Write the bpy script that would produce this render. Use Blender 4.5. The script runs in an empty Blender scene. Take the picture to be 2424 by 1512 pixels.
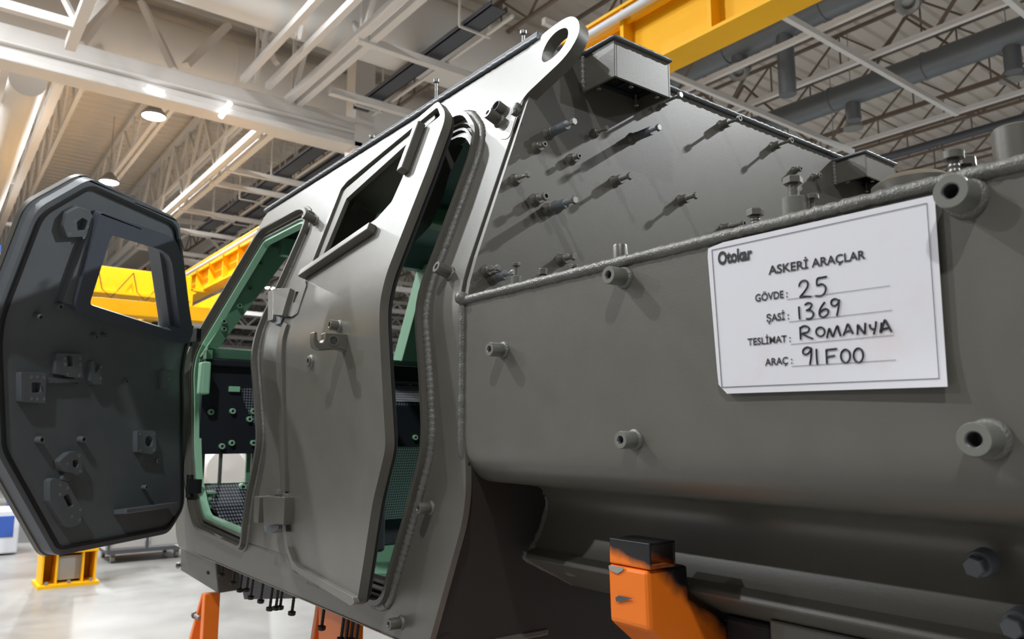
import bpy, bmesh, math, random
from mathutils import Vector, Matrix, geometry
random.seed(7)
V = Vector
scene = bpy.context.scene
COL = scene.collection

# ------------------------------------------------------------------ camera
F, CX, CY, EYE = 1816.0, 1212.0, 756.0, 1.6
PITCH, YAW = math.atan(274 / 1816.0), math.radians(37.5)
HEAD = V((-math.cos(YAW), math.sin(YAW), 0)); RIGHT = V((math.sin(YAW), math.cos(YAW), 0))
FWD = HEAD * math.cos(PITCH) + V((0, 0, math.sin(PITCH)))
UP = -HEAD * math.sin(PITCH) + V((0, 0, math.cos(PITCH)))
CAM = V((0, 0, EYE))
cd = bpy.data.cameras.new('camera'); cam = bpy.data.objects.new('camera', cd); COL.objects.link(cam)
m = Matrix((RIGHT, UP, -FWD)).transposed().to_4x4(); m.translation = CAM
cam.matrix_world = m
cd.sensor_width = 36.0; cd.lens = F / 2424 * 36.0; cd.clip_start = 0.02; cd.clip_end = 300
cd.dof.use_dof = True; cd.dof.focus_distance = 1.45; cd.dof.aperture_fstop = 8.0
scene.camera = cam

# ------------------------------------------------------------------ world, exposure
w = bpy.data.worlds.new('hall_air'); scene.world = w; w.use_nodes = True
bg = w.node_tree.nodes['Background']; bg.inputs[0].default_value = (0.92, 0.95, 1.0, 1); bg.inputs[1].default_value = 0.16
scene.view_settings.view_transform = 'Standard'; scene.view_settings.look = 'None'
scene.view_settings.gamma = 1.0; scene.view_settings.use_curve_mapping = False
scene.view_settings.exposure = 0.20
LAMP_W = 620.0
# ceiling lamps: (x, y, z, watts); the first three are in view, several unseen ones are added fill
LAMPS = [(-18.7, 3.74, 9.0, 0.8), (-24.6, 3.84, 9.0, 0.9), (-37.9, 13.6, 9.0, 1.0), (-10.5, 3.74, 9.0, 0.25),
         (-7.6, -3.3, 9.0, 1.25), (3.2, -3.7, 9.0, 0.8), (-12.4, -1.8, 9.0, 0.6), (-19.3, -1.7, 9.0, 0.45), (-10.0, -0.9, 9.0, 0.25),
         (2.1, 9.7, 8.0, 2.4), (13.5, 11.3, 9.0, 0.3), (14.5, 18.5, 9.0, 0.3), (-6.3, -0.2, 9.0, 0.25), (-5.0, 23.0, 9.0, 1.6),
         (-14.0, 16.0, 9.0, 1.4), (-22.0, 22.0, 9.0, 1.4), (-9.0, -9.5, 9.0, 0.8), (-18.0, -9.5, 9.0, 1.1), (-27.0, -9.5, 9.0, 1.1)]

# ------------------------------------------------------------------ measuring helpers: photo pixel -> point on a real plane
def ray(x, y): return FWD * F + RIGHT * (x - CX) + UP * (CY - y)
def at(x, y, ax, val):
    v = ray(x, y); t = (val - CAM[ax]) / v[ax]; return CAM + v * t
def at_x(x, y, X): return at(x, y, 0, X)
def at_y(x, y, Y): return at(x, y, 1, Y)
def at_z(x, y, Z): return at(x, y, 2, Z)

# cab side: vertical below the belt, leaning inwards above it, with a soft bend between
D, TB, ZB, T = 0.816, 0.36, 1.875, 0.07
def sf(z):
    if z < ZB - T: return D
    if z > ZB + T: return D + TB * (z - ZB)
    return D + TB * (z - ZB + T) ** 2 / (4 * T)
def sfp(z):
    return 0.0 if z < ZB - T else (TB if z > ZB + T else TB * (z - ZB + T) / (2 * T))
def snrm(z): return V((0, -1, sfp(z))).normalized()
class Surf:
    """The cab side, or a door panel swung about a vertical hinge."""
    def __init__(s, hinge=None, ang=0):
        s.h = V((hinge[0], hinge[1], 0)) if hinge else V((0, 0, 0)); s.a = math.radians(ang)
        s.R = Matrix.Rotation(-s.a, 3, 'Z'); s.Ri = Matrix.Rotation(s.a, 3, 'Z')
    def out(s, p): return s.R @ (p - s.h) + s.h
    def P(s, x, off, z):
        return s.out(V((x, sf(z), z)) + snrm(z) * off)
    def N(s, z): return s.R @ snrm(z)
    def px(s, x, y, off=0.0):
        v = s.Ri @ ray(x, y); c = s.Ri @ (CAM - s.h) + s.h
        def g(t):
            p = c + v * t; z0 = p.z - off * snrm(p.z).z; n = snrm(z0)
            return p.y - sf(z0) - off * n.y, p.x, z0
        ta = 1e-5; a = g(ta)[0]
        for i in range(1, 400):
            tb = 1e-5 + 0.02 * i / 400; b = g(tb)[0]
            if (a < 0) != (b < 0): break
            a = b; ta = tb
        lo, hi = ta, tb; sg = g(lo)[0] < 0
        for _ in range(50):
            mm = (lo + hi) / 2
            if (g(mm)[0] < 0) == sg: lo = mm
            else: hi = mm
        r = g(lo); return (r[1], r[2])
    def pxs(s, pts, off=0.0): return [s.px(x, y, off) for x, y in pts]
    def basis(s, z):          # columns: along the vehicle, outward, up the panel
        n = s.N(z); u = s.R @ V((1, 0, 0)); return u, n, u.cross(n) * 1.0 if u.cross(n).z > 0 else n.cross(u)
HULL = Surf()
FD = Surf((-3.13, 0.80), 50)      # front door swung wide open
RD = Surf((-2.17, 0.79), 4.6)     # rear door ajar

# ------------------------------------------------------------------ materials
def mat(name, col, rough=0.5, metal=0.0, bump=0.0, bscale=60, var=0.0, emit=None, spec=0.5):
    mt = bpy.data.materials.new(name); mt.use_nodes = True; nt = mt.node_tree
    b = nt.nodes['Principled BSDF']; c = (*col, 1)
    b.inputs['Base Color'].default_value = c; b.inputs['Roughness'].default_value = rough
    b.inputs['Metallic'].default_value = metal; b.inputs['Specular IOR Level'].default_value = spec
    if emit:
        b.inputs['Emission Color'].default_value = (*emit[0], 1); b.inputs['Emission Strength'].default_value = emit[1]
    if bump or var:
        tc = nt.nodes.new('ShaderNodeTexCoord'); no = nt.nodes.new('ShaderNodeTexNoise')
        no.inputs['Scale'].default_value = bscale; no.inputs['Detail'].default_value = 4
        nt.links.new(tc.outputs['Object'], no.inputs['Vector'])
        if bump:
            bp = nt.nodes.new('ShaderNodeBump'); bp.inputs['Strength'].default_value = bump; bp.inputs['Distance'].default_value = 0.002
            nt.links.new(no.outputs['Fac'], bp.inputs['Height']); nt.links.new(bp.outputs['Normal'], b.inputs['Normal'])
        if var:
            n2 = nt.nodes.new('ShaderNodeTexNoise'); n2.inputs['Scale'].default_value = bscale * 0.06; n2.inputs['Detail'].default_value = 5
            nt.links.new(tc.outputs['Object'], n2.inputs['Vector'])
            rp = nt.nodes.new('ShaderNodeValToRGB')
            rp.color_ramp.elements[0].position = 0.3; rp.color_ramp.elements[1].position = 0.7
            rp.color_ramp.elements[0].color = (*[k * (1 - var) for k in col], 1)
            rp.color_ramp.elements[1].color = (*[min(1, k * (1 + var)) for k in col], 1)
            nt.links.new(n2.outputs['Fac'], rp.inputs['Fac']); nt.links.new(rp.outputs['Color'], b.inputs['Base Color'])
    return mt

M = {}
M['paint'] = mat('olive_grey_paint', (0.106, 0.100, 0.083), 0.37, 0, 0.05, 260, 0.05, None, 0.75)
M['weld'] = mat('painted_weld', (0.14, 0.137, 0.125), 0.28, 0.15, 0.8, 380, 0.15)
M['bright'] = mat('worn_boss_paint', (0.16, 0.16, 0.14), 0.35)
M['bore'] = mat('bare_bore', (0.16, 0.15, 0.16), 0.35, 0.6)
M['steel'] = mat('zinc_bolt', (0.30, 0.30, 0.29), 0.38, 0.7)
M['blackbolt'] = mat('black_bolt', (0.012, 0.013, 0.015), 0.5)
M['rubber'] = mat('black_rubber', (0.012, 0.012, 0.013), 0.55)
M['inner'] = mat('dark_inner_paint', (0.125, 0.138, 0.152), 0.45, 0, 0.05, 200, 0.06)
M['inner2'] = mat('dark_inner_frame', (0.085, 0.095, 0.125), 0.40)
M['green'] = mat('green_primer', (0.13, 0.29, 0.18), 0.5, 0, 0, 60, 0.05)
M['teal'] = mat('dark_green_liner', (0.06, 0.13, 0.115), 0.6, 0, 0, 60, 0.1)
M['mint'] = mat('mint_primer', (0.33, 0.62, 0.42), 0.5)
M['black'] = mat('black_liner', (0.008, 0.010, 0.016), 0.6, 0, 0, 60, 0.1)
M['orange'] = mat('orange_enamel', (0.90, 0.19, 0.006), 0.4, 0, 0, 40, 0.08)
M['scorch'] = mat('scorched_black_paint', (0.015, 0.014, 0.014), 0.45)
M['yellow'] = mat('yellow_crane_paint', (0.88, 0.45, 0.006), 0.5, 0, 0, 20, 0.06, None, 0.2)
M['white'] = mat('white_steel_paint', (0.74, 0.715, 0.69), 0.5)
M['whiteduct'] = mat('white_duct', (0.74, 0.72, 0.69), 0.45, 0, 0, 8, 0.05)
M['deck'] = mat('roof_deck_sheet', (0.74, 0.68, 0.61), 0.55, 0, 0, 4, 0.06)
M['duct'] = mat('galvanised_duct', (0.17, 0.185, 0.20), 0.4, 0.35, 0, 8, 0.12)
M['joist'] = mat('brown_joist', (0.20, 0.155, 0.12), 0.6)
M['tray'] = mat('dark_cable_tray', (0.09, 0.095, 0.11), 0.5, 0.3)
M['wall'] = mat('grey_wall_panel', (0.42, 0.41, 0.40), 0.7)
M['blue'] = mat('blue_panel', (0.03, 0.09, 0.38), 0.4)
M['cabinet'] = mat('light_grey_cabinet', (0.60, 0.62, 0.66), 0.4)
M['mesh'] = mat('pale_mesh_panel', (0.42, 0.43, 0.42), 0.6)
M['underbody'] = mat('near_black_underbody', (0.022, 0.019, 0.017), 0.65)  # near-black tone for the wheel arch and belly
M['machine'] = mat('white_machine_paint', (0.55, 0.52, 0.48), 0.4)
M['lamp'] = mat('lamp_lens', (1, 1, 1), 0.3, emit=((0.92, 0.97, 1.0), 60))
M['tube'] = mat('tube_light', (1, 1, 1), 0.3, emit=((0.95, 0.97, 1.0), 3.0))
M['lampbody'] = mat('lamp_body', (0.25, 0.25, 0.25), 0.4, 0.5)
M['ink'] = mat('black_ink', (0.010, 0.010, 0.013), 0.5)
M['chip'] = mat('bare_metal_chip', (0.33, 0.33, 0.31), 0.5, 0.2)

def mat_floor():
    mt = mat('polished_concrete', (0.62, 0.60, 0.56), 0.3); nt = mt.node_tree; b = nt.nodes['Principled BSDF']
    tc = nt.nodes.new('ShaderNodeTexCoord'); n = nt.nodes.new('ShaderNodeTexNoise')
    n.inputs['Scale'].default_value = 0.9; n.inputs['Detail'].default_value = 8; n.inputs['Roughness'].default_value = 0.65
    nt.links.new(tc.outputs['Object'], n.inputs['Vector'])
    r = nt.nodes.new('ShaderNodeValToRGB'); r.color_ramp.elements[0].position = 0.35; r.color_ramp.elements[1].position = 0.68
    r.color_ramp.elements[0].color = (0.19, 0.185, 0.175, 1); r.color_ramp.elements[1].color = (0.29, 0.287, 0.28, 1)
    nt.links.new(n.outputs['Fac'], r.inputs['Fac']); nt.links.new(r.outputs['Color'], b.inputs['Base Color'])
    m2 = nt.nodes.new('ShaderNodeMapRange'); m2.inputs['To Min'].default_value = 0.2; m2.inputs['To Max'].default_value = 0.5
    nt.links.new(n.outputs['Fac'], m2.inputs['Value']); nt.links.new(m2.outputs['Result'], b.inputs['Roughness'])
    return mt
M['floor'] = mat_floor()

def mat_perf(name, base, dot, scale):
    mt = mat(name, base, 0.45); nt = mt.node_tree; b = nt.nodes['Principled BSDF']
    tc = nt.nodes.new('ShaderNodeTexCoord'); v = nt.nodes.new('ShaderNodeTexVoronoi'); v.inputs['Scale'].default_value = scale
    v.inputs['Randomness'].default_value = 0.0
    mp = nt.nodes.new('ShaderNodeMapping'); mp.inputs['Scale'].default_value = (0, 1, 1); nt.links.new(tc.outputs['Object'], mp.inputs['Vector']); nt.links.new(mp.outputs['Vector'], v.inputs['Vector'])
    r = nt.nodes.new('ShaderNodeValToRGB'); r.color_ramp.interpolation = 'CONSTANT'
    r.color_ramp.elements[0].color = (*dot, 1); r.color_ramp.elements[1].color = (*base, 1); r.color_ramp.elements[1].position = 0.36
    nt.links.new(v.outputs['Distance'], r.inputs['Fac']); nt.links.new(r.outputs['Color'], b.inputs['Base Color'])
    return mt
M['perf'] = mat_perf('studded_black_liner', (0.010, 0.012, 0.018), (0.22, 0.24, 0.28), 95)
M['perf2'] = mat_perf('grey_mesh_fabric', (0.62, 0.60, 0.74), (0.06, 0.06, 0.08), 110)

def mat_paper():
    mt = mat('white_paper', (0.66, 0.65, 0.69), 0.5); nt = mt.node_tree; b = nt.nodes['Principled BSDF']
    tc = nt.nodes.new('ShaderNodeTexCoord'); n = nt.nodes.new('ShaderNodeTexNoise'); n.inputs['Scale'].default_value = 14; n.inputs['Detail'].default_value = 6
    nt.links.new(tc.outputs['Object'], n.inputs['Vector'])
    r = nt.nodes.new('ShaderNodeValToRGB'); r.color_ramp.elements[0].position = 0.56; r.color_ramp.elements[1].position = 0.80
    r.color_ramp.elements[0].color = (0.66, 0.65, 0.69, 1); r.color_ramp.elements[1].color = (0.66, 0.57, 0.58, 1)
    nt.links.new(n.outputs['Fac'], r.inputs['Fac']); nt.links.new(r.outputs['Color'], b.inputs['Base Color'])
    return mt
M['paper'] = mat_paper()

def mat_overspray(name, cx, cy, cz, c0):
    """orange enamel with black overspray, a stain of the stand itself"""
    mt = mat(name, (0.90, 0.19, 0.006), 0.4); nt = mt.node_tree; b = nt.nodes['Principled BSDF']
    tc = nt.nodes.new('ShaderNodeTexCoord'); sp = nt.nodes.new('ShaderNodeSeparateXYZ'); nt.links.new(tc.outputs['Object'], sp.inputs[0])
    n = nt.nodes.new('ShaderNodeTexNoise'); n.inputs['Scale'].default_value = 22; n.inputs['Detail'].default_value = 5
    nt.links.new(tc.outputs['Object'], n.inputs['Vector'])
    acc = None
    for out, k in ((sp.outputs['X'], cx), (sp.outputs['Y'], cy), (sp.outputs['Z'], cz), (n.outputs['Fac'], 0.45)):
        q = nt.nodes.new('ShaderNodeMath'); q.operation = 'MULTIPLY_ADD'; q.inputs[1].default_value = k; nt.links.new(out, q.inputs[0])
        if acc: nt.links.new(acc, q.inputs[2])
        else: q.inputs[2].default_value = c0
        acc = q.outputs[0]
    r = nt.nodes.new('ShaderNodeValToRGB'); r.color_ramp.elements[0].position = 0.30; r.color_ramp.elements[1].position = 0.58
    r.color_ramp.elements[0].color = (0.90, 0.19, 0.006, 1); r.color_ramp.elements[1].color = (0.010, 0.010, 0.012, 1)
    nt.links.new(acc, r.inputs['Fac']); nt.links.new(r.outputs['Color'], b.inputs['Base Color'])
    return mt
M['overspray'] = mat_overspray('oversprayed_orange', 5.5, 6.5, 9.0, 0.25)
M['overspray2'] = mat_overspray('oversprayed_orange_pad', 5.0, 0.0, 20.0, 0.36)

# ------------------------------------------------------------------ mesh helpers
class MB:
    def __init__(s): s.v = []; s.f = []; s.m = []
    def add(s, vs, fs, mi=0):
        o = len(s.v); s.v += [tuple(p) for p in vs]; s.f += [tuple(i + o for i in f) for f in fs]; s.m += [mi] * len(fs); return s
    def box(s, c, size, B=None, mi=0):
        B = B or (V((1, 0, 0)), V((0, 1, 0)), V((0, 0, 1))); c = V(c)
        vs = [c + B[0] * (i * size[0] / 2) + B[1] * (j * size[1] / 2) + B[2] * (k * size[2] / 2) for i in (-1, 1) for j in (-1, 1) for k in (-1, 1)]
        return s.add(vs, [(0, 1, 3, 2), (4, 6, 7, 5), (0, 4, 5, 1), (2, 3, 7, 6), (0, 2, 6, 4), (1, 5, 7, 3)], mi)
    def bb(s, x0, x1, y0, y1, z0, z1, mi=0):
        return s.box(((x0 + x1) / 2, (y0 + y1) / 2, (z0 + z1) / 2), (abs(x1 - x0), abs(y1 - y0), abs(z1 - z0)), None, mi)
    def beam(s, p0, p1, wd, ht, up=(0, 0, 1), mi=0):
        p0, p1 = V(p0), V(p1); d = (p1 - p0); L = d.length; d.normalize()
        sd = d.cross(V(up))
        if sd.length < 1e-4: sd = d.cross(V((1, 0, 0)))
        sd.normalize(); u = sd.cross(d)
        return s.box((p0 + p1) / 2, (L, wd, ht), (d, sd, u), mi)
    def lathe(s, p, ax, prof, n=20, mi=0, closed=False):
        p, ax = V(p), V(ax).normalized(); a = ax.orthogonal().normalized(); b = ax.cross(a)
        vs = [p + ax * h + (a * math.cos(2 * math.pi * k / n) + b * math.sin(2 * math.pi * k / n)) * max(r, 1e-5) for r, h in prof for k in range(n)]
        fs = []
        for i in range(len(prof) - 1):
            for k in range(n):
                fs.append((i * n + k, i * n + (k + 1) % n, (i + 1) * n + (k + 1) % n, (i + 1) * n + k))
        return s.add(vs, fs, mi)
    def cyl(s, p0, p1, r, n=12, mi=0, r1=None):
        p0, p1 = V(p0), V(p1); L = (p1 - p0).length; r1 = r if r1 is None else r1
        return s.lathe(p0, p1 - p0, [(0, 0), (r, 0), (r1, L), (0, L)], n, mi)
    def tube(s, path, r, n=8, mi=0, wob=0.0, step=None, closed=False, ripple=0.0):
        pts = [V(p) for p in path]
        if closed: pts = pts + [pts[0]]
        if step:
            q = [pts[0]]
            for a, b in zip(pts, pts[1:]):
                k = max(1, int((b - a).length / step)); q += [a.lerp(b, (i + 1) / k) for i in range(k)]
            pts = q
        rings = []; prev = None
        for i, p in enumerate(pts):
            d = (pts[min(i + 1, len(pts) - 1)] - pts[max(i - 1, 0)]).normalized()
            if prev is None: a = d.orthogonal().normalized()
            else:
                a = prev - d * prev.dot(d); a = a.normalized() if a.length > 1e-6 else d.orthogonal().normalized()
            prev = a; b = d.cross(a)
            rr = r * (1 + random.uniform(-wob, wob) + ripple * math.sin(i * 2.1))
            rings.append([p + (a * math.cos(2 * math.pi * k / n) + b * math.sin(2 * math.pi * k / n)) * rr for k in range(n)])
        vs = [q for rg in rings for q in rg]; fs = []
        for i in range(len(rings) - 1):
            for k in range(n): fs.append((i * n + k, i * n + (k + 1) % n, (i + 1) * n + (k + 1) % n, (i + 1) * n + k))
        fs += [tuple(range(n))[::-1], tuple((len(rings) - 1) * n + k for k in range(n))]
        return s.add(vs, fs, mi)
    def prism(s, pts, vec, mi=0):
        pts = [V(p) for p in pts]; vec = V(vec); n = len(pts)
        tr = geometry.tessellate_polygon([pts])
        fs = [tuple(t) for t in tr] + [tuple(i + n for i in t[::-1]) for t in tr] + [(i, (i + 1) % n, (i + 1) % n + n, i + n) for i in range(n)]
        return s.add(pts + [p + vec for p in pts], fs, mi)
    def build(s, name, mats, parent=None, smooth=30, bevel=0, loc=None):
        me = bpy.data.meshes.new(name)
        off = V(loc) if loc is not None else V((0, 0, 0))
        me.from_pydata([tuple(V(p) - off) for p in s.v], [], s.f)
        for mt in (mats if isinstance(mats, (list, tuple)) else [mats]): me.materials.append(mt)
        for p, mi in zip(me.polygons, s.m): p.material_index = mi
        bm = bmesh.new(); bm.from_mesh(me); bmesh.ops.recalc_face_normals(bm, faces=bm.faces); bm.to_mesh(me); bm.free()
        return link(name, me, parent, smooth, bevel, off)

def link(name, me, parent=None, smooth=30, bevel=0, loc=None):
    if smooth:
        for p in me.polygons: p.use_smooth = True
        me.set_sharp_from_angle(angle=math.radians(smooth))
    o = bpy.data.objects.new(name, me); COL.objects.link(o)
    o.location = loc if loc is not None else (0, 0, 0)
    if parent:
        o.parent = parent
        # parents carry only a location, so the child keeps its place this way
        q = parent; acc = V((0, 0, 0))
        while q: acc += q.location; q = q.parent
        o.location = V(o.location) - acc
    if bevel:
        b = o.modifiers.new('bevel', 'BEVEL'); b.width = bevel; b.segments = 2; b.limit_method = 'ANGLE'; b.angle_limit = math.radians(40)
        b.harden_normals = False
    return o

def tag(o, label=None, cat=None, group=None, kind=None):
    if label: o['label'] = label
    if cat: o['category'] = cat
    if group: o['group'] = group
    if kind: o['kind'] = kind
    return o
def empty(name, loc, label, cat, group=None):
    o = bpy.data.objects.new(name, None); COL.objects.link(o); o.location = loc; o.empty_display_size = 0.2
    return tag(o, label, cat, group)

def area2(p): return sum(a[0] * b[1] - b[0] * a[1] for a, b in zip(p, p[1:] + p[:1])) / 2
def ccw(p): return p if area2(p) > 0 else p[::-1]
def inset(p, d):
    p = ccw(list(p)); n = len(p); out = []
    for i in range(n):
        a, b, c = V(p[i - 1]), V(p[i]), V(p[(i + 1) % n])
        e1 = (b - a).normalized(); e2 = (c - b).normalized()
        n1 = V((-e1.y, e1.x)); n2 = V((-e2.y, e2.x)); k = n1 + n2
        den = max(0.35, 1 + n1.dot(n2)); q = b + k * (d / den); out.append((q.x, q.y))
    return out
def roundp(p, r, n=4):
    p = ccw(list(p)); N = len(p); out = []
    for i in range(N):
        a, b, c = V(p[i - 1]), V(p[i]), V(p[(i + 1) % N])
        l1, l2 = (a - b).length, (c - b).length; t = min(r, 0.48 * l1, 0.48 * l2)
        s, e = b + (a - b) * (t / l1), b + (c - b) * (t / l2)
        for k in range(n + 1):
            u = k / n; q = s * (1 - u) ** 2 + b * (2 * u * (1 - u)) + e * u * u; out.append((q.x, q.y))
    return out

def panel(name, outer, holes, o0, o1, mt, parent, surf=HULL, bevel=0.0, smooth=30):
    """solid sheet between two offsets from a side surface, outline given as (x, z) on that surface"""
    loops = [ccw(list(outer))] + [ccw(list(h))[::-1] for h in holes]
    flat = [V((x, 0, z)) for lp in loops for x, z in lp]; n = len(flat)
    tr = geometry.tessellate_polygon([[V((x, z, 0)) for x, z in lp] for lp in loops])
    bm = bmesh.new()
    f0 = [bm.verts.new((p.x, o1, p.z)) for p in flat]; b0 = [bm.verts.new((p.x, o0, p.z)) for p in flat]
    for t in tr:
        try: bm.faces.new([f0[i] for i in t]); bm.faces.new([b0[i] for i in t[::-1]])
        except ValueError: pass
    k = 0
    for lp in loops:
        L = len(lp)
        for i in range(L):
            a, b = k + i, k + (i + 1) % L
            try: bm.faces.new((f0[a], f0[b], b0[b], b0[a]))
            except ValueError: pass
        k += L
    for i in range(9):
        zc = ZB - T + 2 * T * i / 8
        bmesh.ops.bisect_plane(bm, geom=bm.verts[:] + bm.edges[:] + bm.faces[:], plane_co=(0, 0, zc), plane_no=(0, 0, 1), dist=1e-5)
    bmesh.ops.recalc_face_normals(bm, faces=bm.faces)
    for v in bm.verts: v.co = surf.P(v.co.x, v.co.y, v.co.z)
    me = bpy.data.meshes.new(name); bm.to_mesh(me); bm.free(); me.materials.append(mt)
    return link(name, me, parent, smooth, bevel)

def path3(pts, off, surf=HULL): return [surf.P(x, off, z) for x, z in pts]
def dense(pts, step=0.02, closed=False):
    pts = list(pts) + ([pts[0]] if closed else []); out = [pts[0]]
    for a, b in zip(pts, pts[1:]):
        L = math.hypot(b[0] - a[0], b[1] - a[1]); k = max(1, int(L / step))
        out += [(a[0] + (b[0] - a[0]) * (i + 1) / k, a[1] + (b[1] - a[1]) * (i + 1) / k) for i in range(k)]
    return out

# threaded boss welded on a plate: collar of weld, cylinder, bored face
def boss(name, parent, p, ax, r, L, mt='bright', bore=0.42, weld=True, n=24):
    b = MB()
    pr = [(r * 0.94, 0), (r, L * 0.03), (r, L * 0.93), (r * 0.93, L), (r * (bore + 0.08), L)]
    b.lathe(p, ax, pr, n, 0)
    b.lathe(p, ax, [(r * (bore + 0.08), L), (r * bore, L * 0.96), (r * bore, L * 0.25), (0, L * 0.25)], n, 1)
    if weld:
        b.lathe(p, ax, [(r * 1.26, -0.001), (r * 1.24, r * 0.16), (r * 1.12, r * 0.30), (r * 0.99, r * 0.42)], n, 2)
        b.v = [tuple(V(q) + V((random.uniform(-1, 1),) * 3) * r * 0.0) for q in b.v]
    return b.build(name, [M[mt], M['bore'], M['weld']], parent, 40)

def bolt(parent, p, ax, r, L, hr, hl, mt='steel', sock=False, name='bolt', hexh=True):
    b = MB()
    b.lathe(p, ax, [(r * 1.02, 0)] + [(r * (1.0 if i % 2 else 0.86), L * i / 14) for i in range(15)], 12, 0)
    q = V(p) + V(ax).normalized() * L
    if sock:
        b.lathe(q, ax, [(r, 0), (hr, 0), (hr, hl * 0.9), (hr * 0.9, hl), (hr * 0.5, hl)], 20, 0)
        b.lathe(q, ax, [(hr * 0.5, hl), (hr * 0.5, hl * 0.4), (0, hl * 0.4)], 6, 1)
    else:
        b.lathe(q, ax, [(r, 0), (hr, 0), (hr, hl * 0.8), (hr * 0.86, hl), (0, hl)], 6 if hexh else 18, 0)
    return b.build(name, [M[mt], M['bore']], parent, 30)

# ================================================================== LARGE STRUCTURE: floor, roof deck, far walls
def struct(name, mb, mt, smooth=0):
    o = mb.build(name, mt, None, smooth); o['kind'] = 'structure'; return o
struct('floor', MB().bb(-95, 40, -20, 40, -0.1, 0), M['floor'])
DECK = 11.0
def deck():
    b = MB(); x = -95.0; pitch = 0.42; prof = []
    while x < 40:
        prof += [(x, DECK), (x + 0.20, DECK), (x + 0.24, DECK + 0.07), (x + 0.38, DECK + 0.07)]; x += pitch
    prof.append((40, DECK))
    vs = [(px_, -20, z) for px_, z in prof] + [(px_, 40, z) for px_, z in prof]; n = len(prof)
    b.add(vs, [(i, i + 1, i + 1 + n, i + n) for i in range(n - 1)])
    b.bb(-95, 40, -20, 40, DECK + 0.12, DECK + 0.2)
    return struct('ceiling', b, M['deck'])
deck()
struct('wall_front', MB().bb(-95.2, -95, -20, 40, 0, DECK), M['wall'])
struct('wall_right', MB().bb(-48, 14, 40, 40.2, 0, DECK), M['wall'])

# ================================================================== THE ARMOURED HULL
hull = empty('armoured_hull', (-1.9, 1.75, 1.186), 'unfinished olive grey armoured vehicle hull with open doors, raised on orange stands', 'vehicle hull')
XR = -1.22; ZL = 1.186; ZR = 2.492; YC = 1.77
HS = HULL
# --- cab side sheet
Fo = [(-2.482,2.377),(-2.402,2.350),(-2.341,2.286),(-2.353,2.072),(-2.372,1.95),(-2.358,1.84),(-2.265,1.585),(-2.299,1.495),(-2.345,1.40),(-2.368,1.272),(-2.396,1.259),(-2.86,1.277),(-2.92,1.32),(-3.02,1.42),(-3.07,1.568),(-3.100,1.72),(-3.155,1.898),(-3.15,1.97),(-2.9,2.368),(-2.861,2.385)]
Ro = [(-1.466,2.377),(-1.366,2.286),(-1.346,2.216),(-1.355,1.968),(-1.366,1.87),(-1.338,1.718),(-1.322,1.58),(-1.393,1.429),(-1.453,1.315),(-1.477,1.262),(-1.51,1.244),(-1.97,1.244),(-2.02,1.29),(-2.08,1.45),(-2.10,1.6),(-2.13,1.87),(-2.13,2.2),(-2.08,2.36),(-2.04,2.377)]
cabo = [(-3.12,ZL),(-1.335,ZL),(-1.318,1.22),(-1.215,1.44),(-1.203,1.50),(-1.212,1.62),(-1.23,1.80),(-1.238,1.88),(-1.232,2.29),(-1.225,ZR-0.01),(-2.972,ZR-0.01),(-3.162,1.99),(-3.165,1.92),(-3.19,1.85),(-3.19,1.40),(-3.175,1.24)]
Fin, Rin = inset(Fo, 0.047), inset(Ro, 0.047)
panel('cab_side_panel', roundp(cabo, 0.03, 3), [roundp(inset(Fo, 0.02), 0.05), roundp(inset(Ro, 0.02), 0.05)], -0.014, 0.0, M['paint'], hull, bevel=0.002)
# door frames: a raised lip, a sunk channel with a second lip, and the green jamb behind
for nm, poly in (('front_door_frame', Fo), ('rear_door_frame', Ro)):
    fr = panel(nm, roundp(poly, 0.05), [roundp(inset(poly, 0.011), 0.045)], -0.045, 0.020, M['paint'], hull, bevel=0.002)
    panel('inner_lip', roundp(inset(poly, 0.0108), 0.045), [roundp(inset(poly, 0.030), 0.04)], -0.032, -0.012, M['paint'], fr)
    panel('rubber_seal', roundp(inset(poly, 0.012), 0.045), [roundp(inset(poly, 0.018), 0.04)], -0.0135, -0.007, M['rubber'], fr, bevel=0.002)
    panel('seal_lip', roundp(inset(poly, 0.0298), 0.04), [roundp(inset(poly, 0.036), 0.04)], -0.032, -0.003, M['paint'], fr, bevel=0.002)
    panel('jamb', roundp(inset(poly, 0.0358), 0.04), [roundp(inset(poly, 0.047), 0.05)], -0.034, -0.010, M['mint'] if nm[0] == 'f' else M['paint'], fr, bevel=0.002)
# weld beads round the frames
for nm, poly, mb in (('weld_bead', Fo, 0.0065), ('weld_bead', Ro, 0.0095)):
    MB().tube(path3(dense(roundp(inset(poly, -0.004), 0.05), 0.004, True), 0.0, HS), mb, 10, 0, 0.07, 0.004, False, 0.09).build(nm, M['weld'], hull, 60)

# --- roof, its hem, rear wall
yr = sf(ZR)
def plate_z(name, x0, x1, y0, y1, z, t, hole, mt, par, bevel=0):
    b = MB(); lo = [V((x0, y0, z)), V((x1, y0, z)), V((x1, y1, z)), V((x0, y1, z))]; lh = [V((hole[0] + hole[2] * math.cos(a * math.pi / 20), hole[1] + hole[2] * math.sin(a * math.pi / 20), z)) for a in range(40)]
    tr = geometry.tessellate_polygon([lo, lh[::-1]]); lh = lh[::-1]; al = lo + lh; n = len(al); h = len(lh)
    fs = [tuple(q) for q in tr] + [tuple(i + n for i in q[::-1]) for q in tr]
    fs += [(i, (i + 1) % 4, (i + 1) % 4 + n, i + n) for i in range(4)] + [(4 + i, 4 + (i + 1) % h, 4 + (i + 1) % h + n, 4 + i + n) for i in range(h)]
    return b.add(al + [p + V((0, 0, t)) for p in al], fs).build(name, mt, par, 0, bevel)
HATCH = (-1.85, YC, 0.36)
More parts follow.
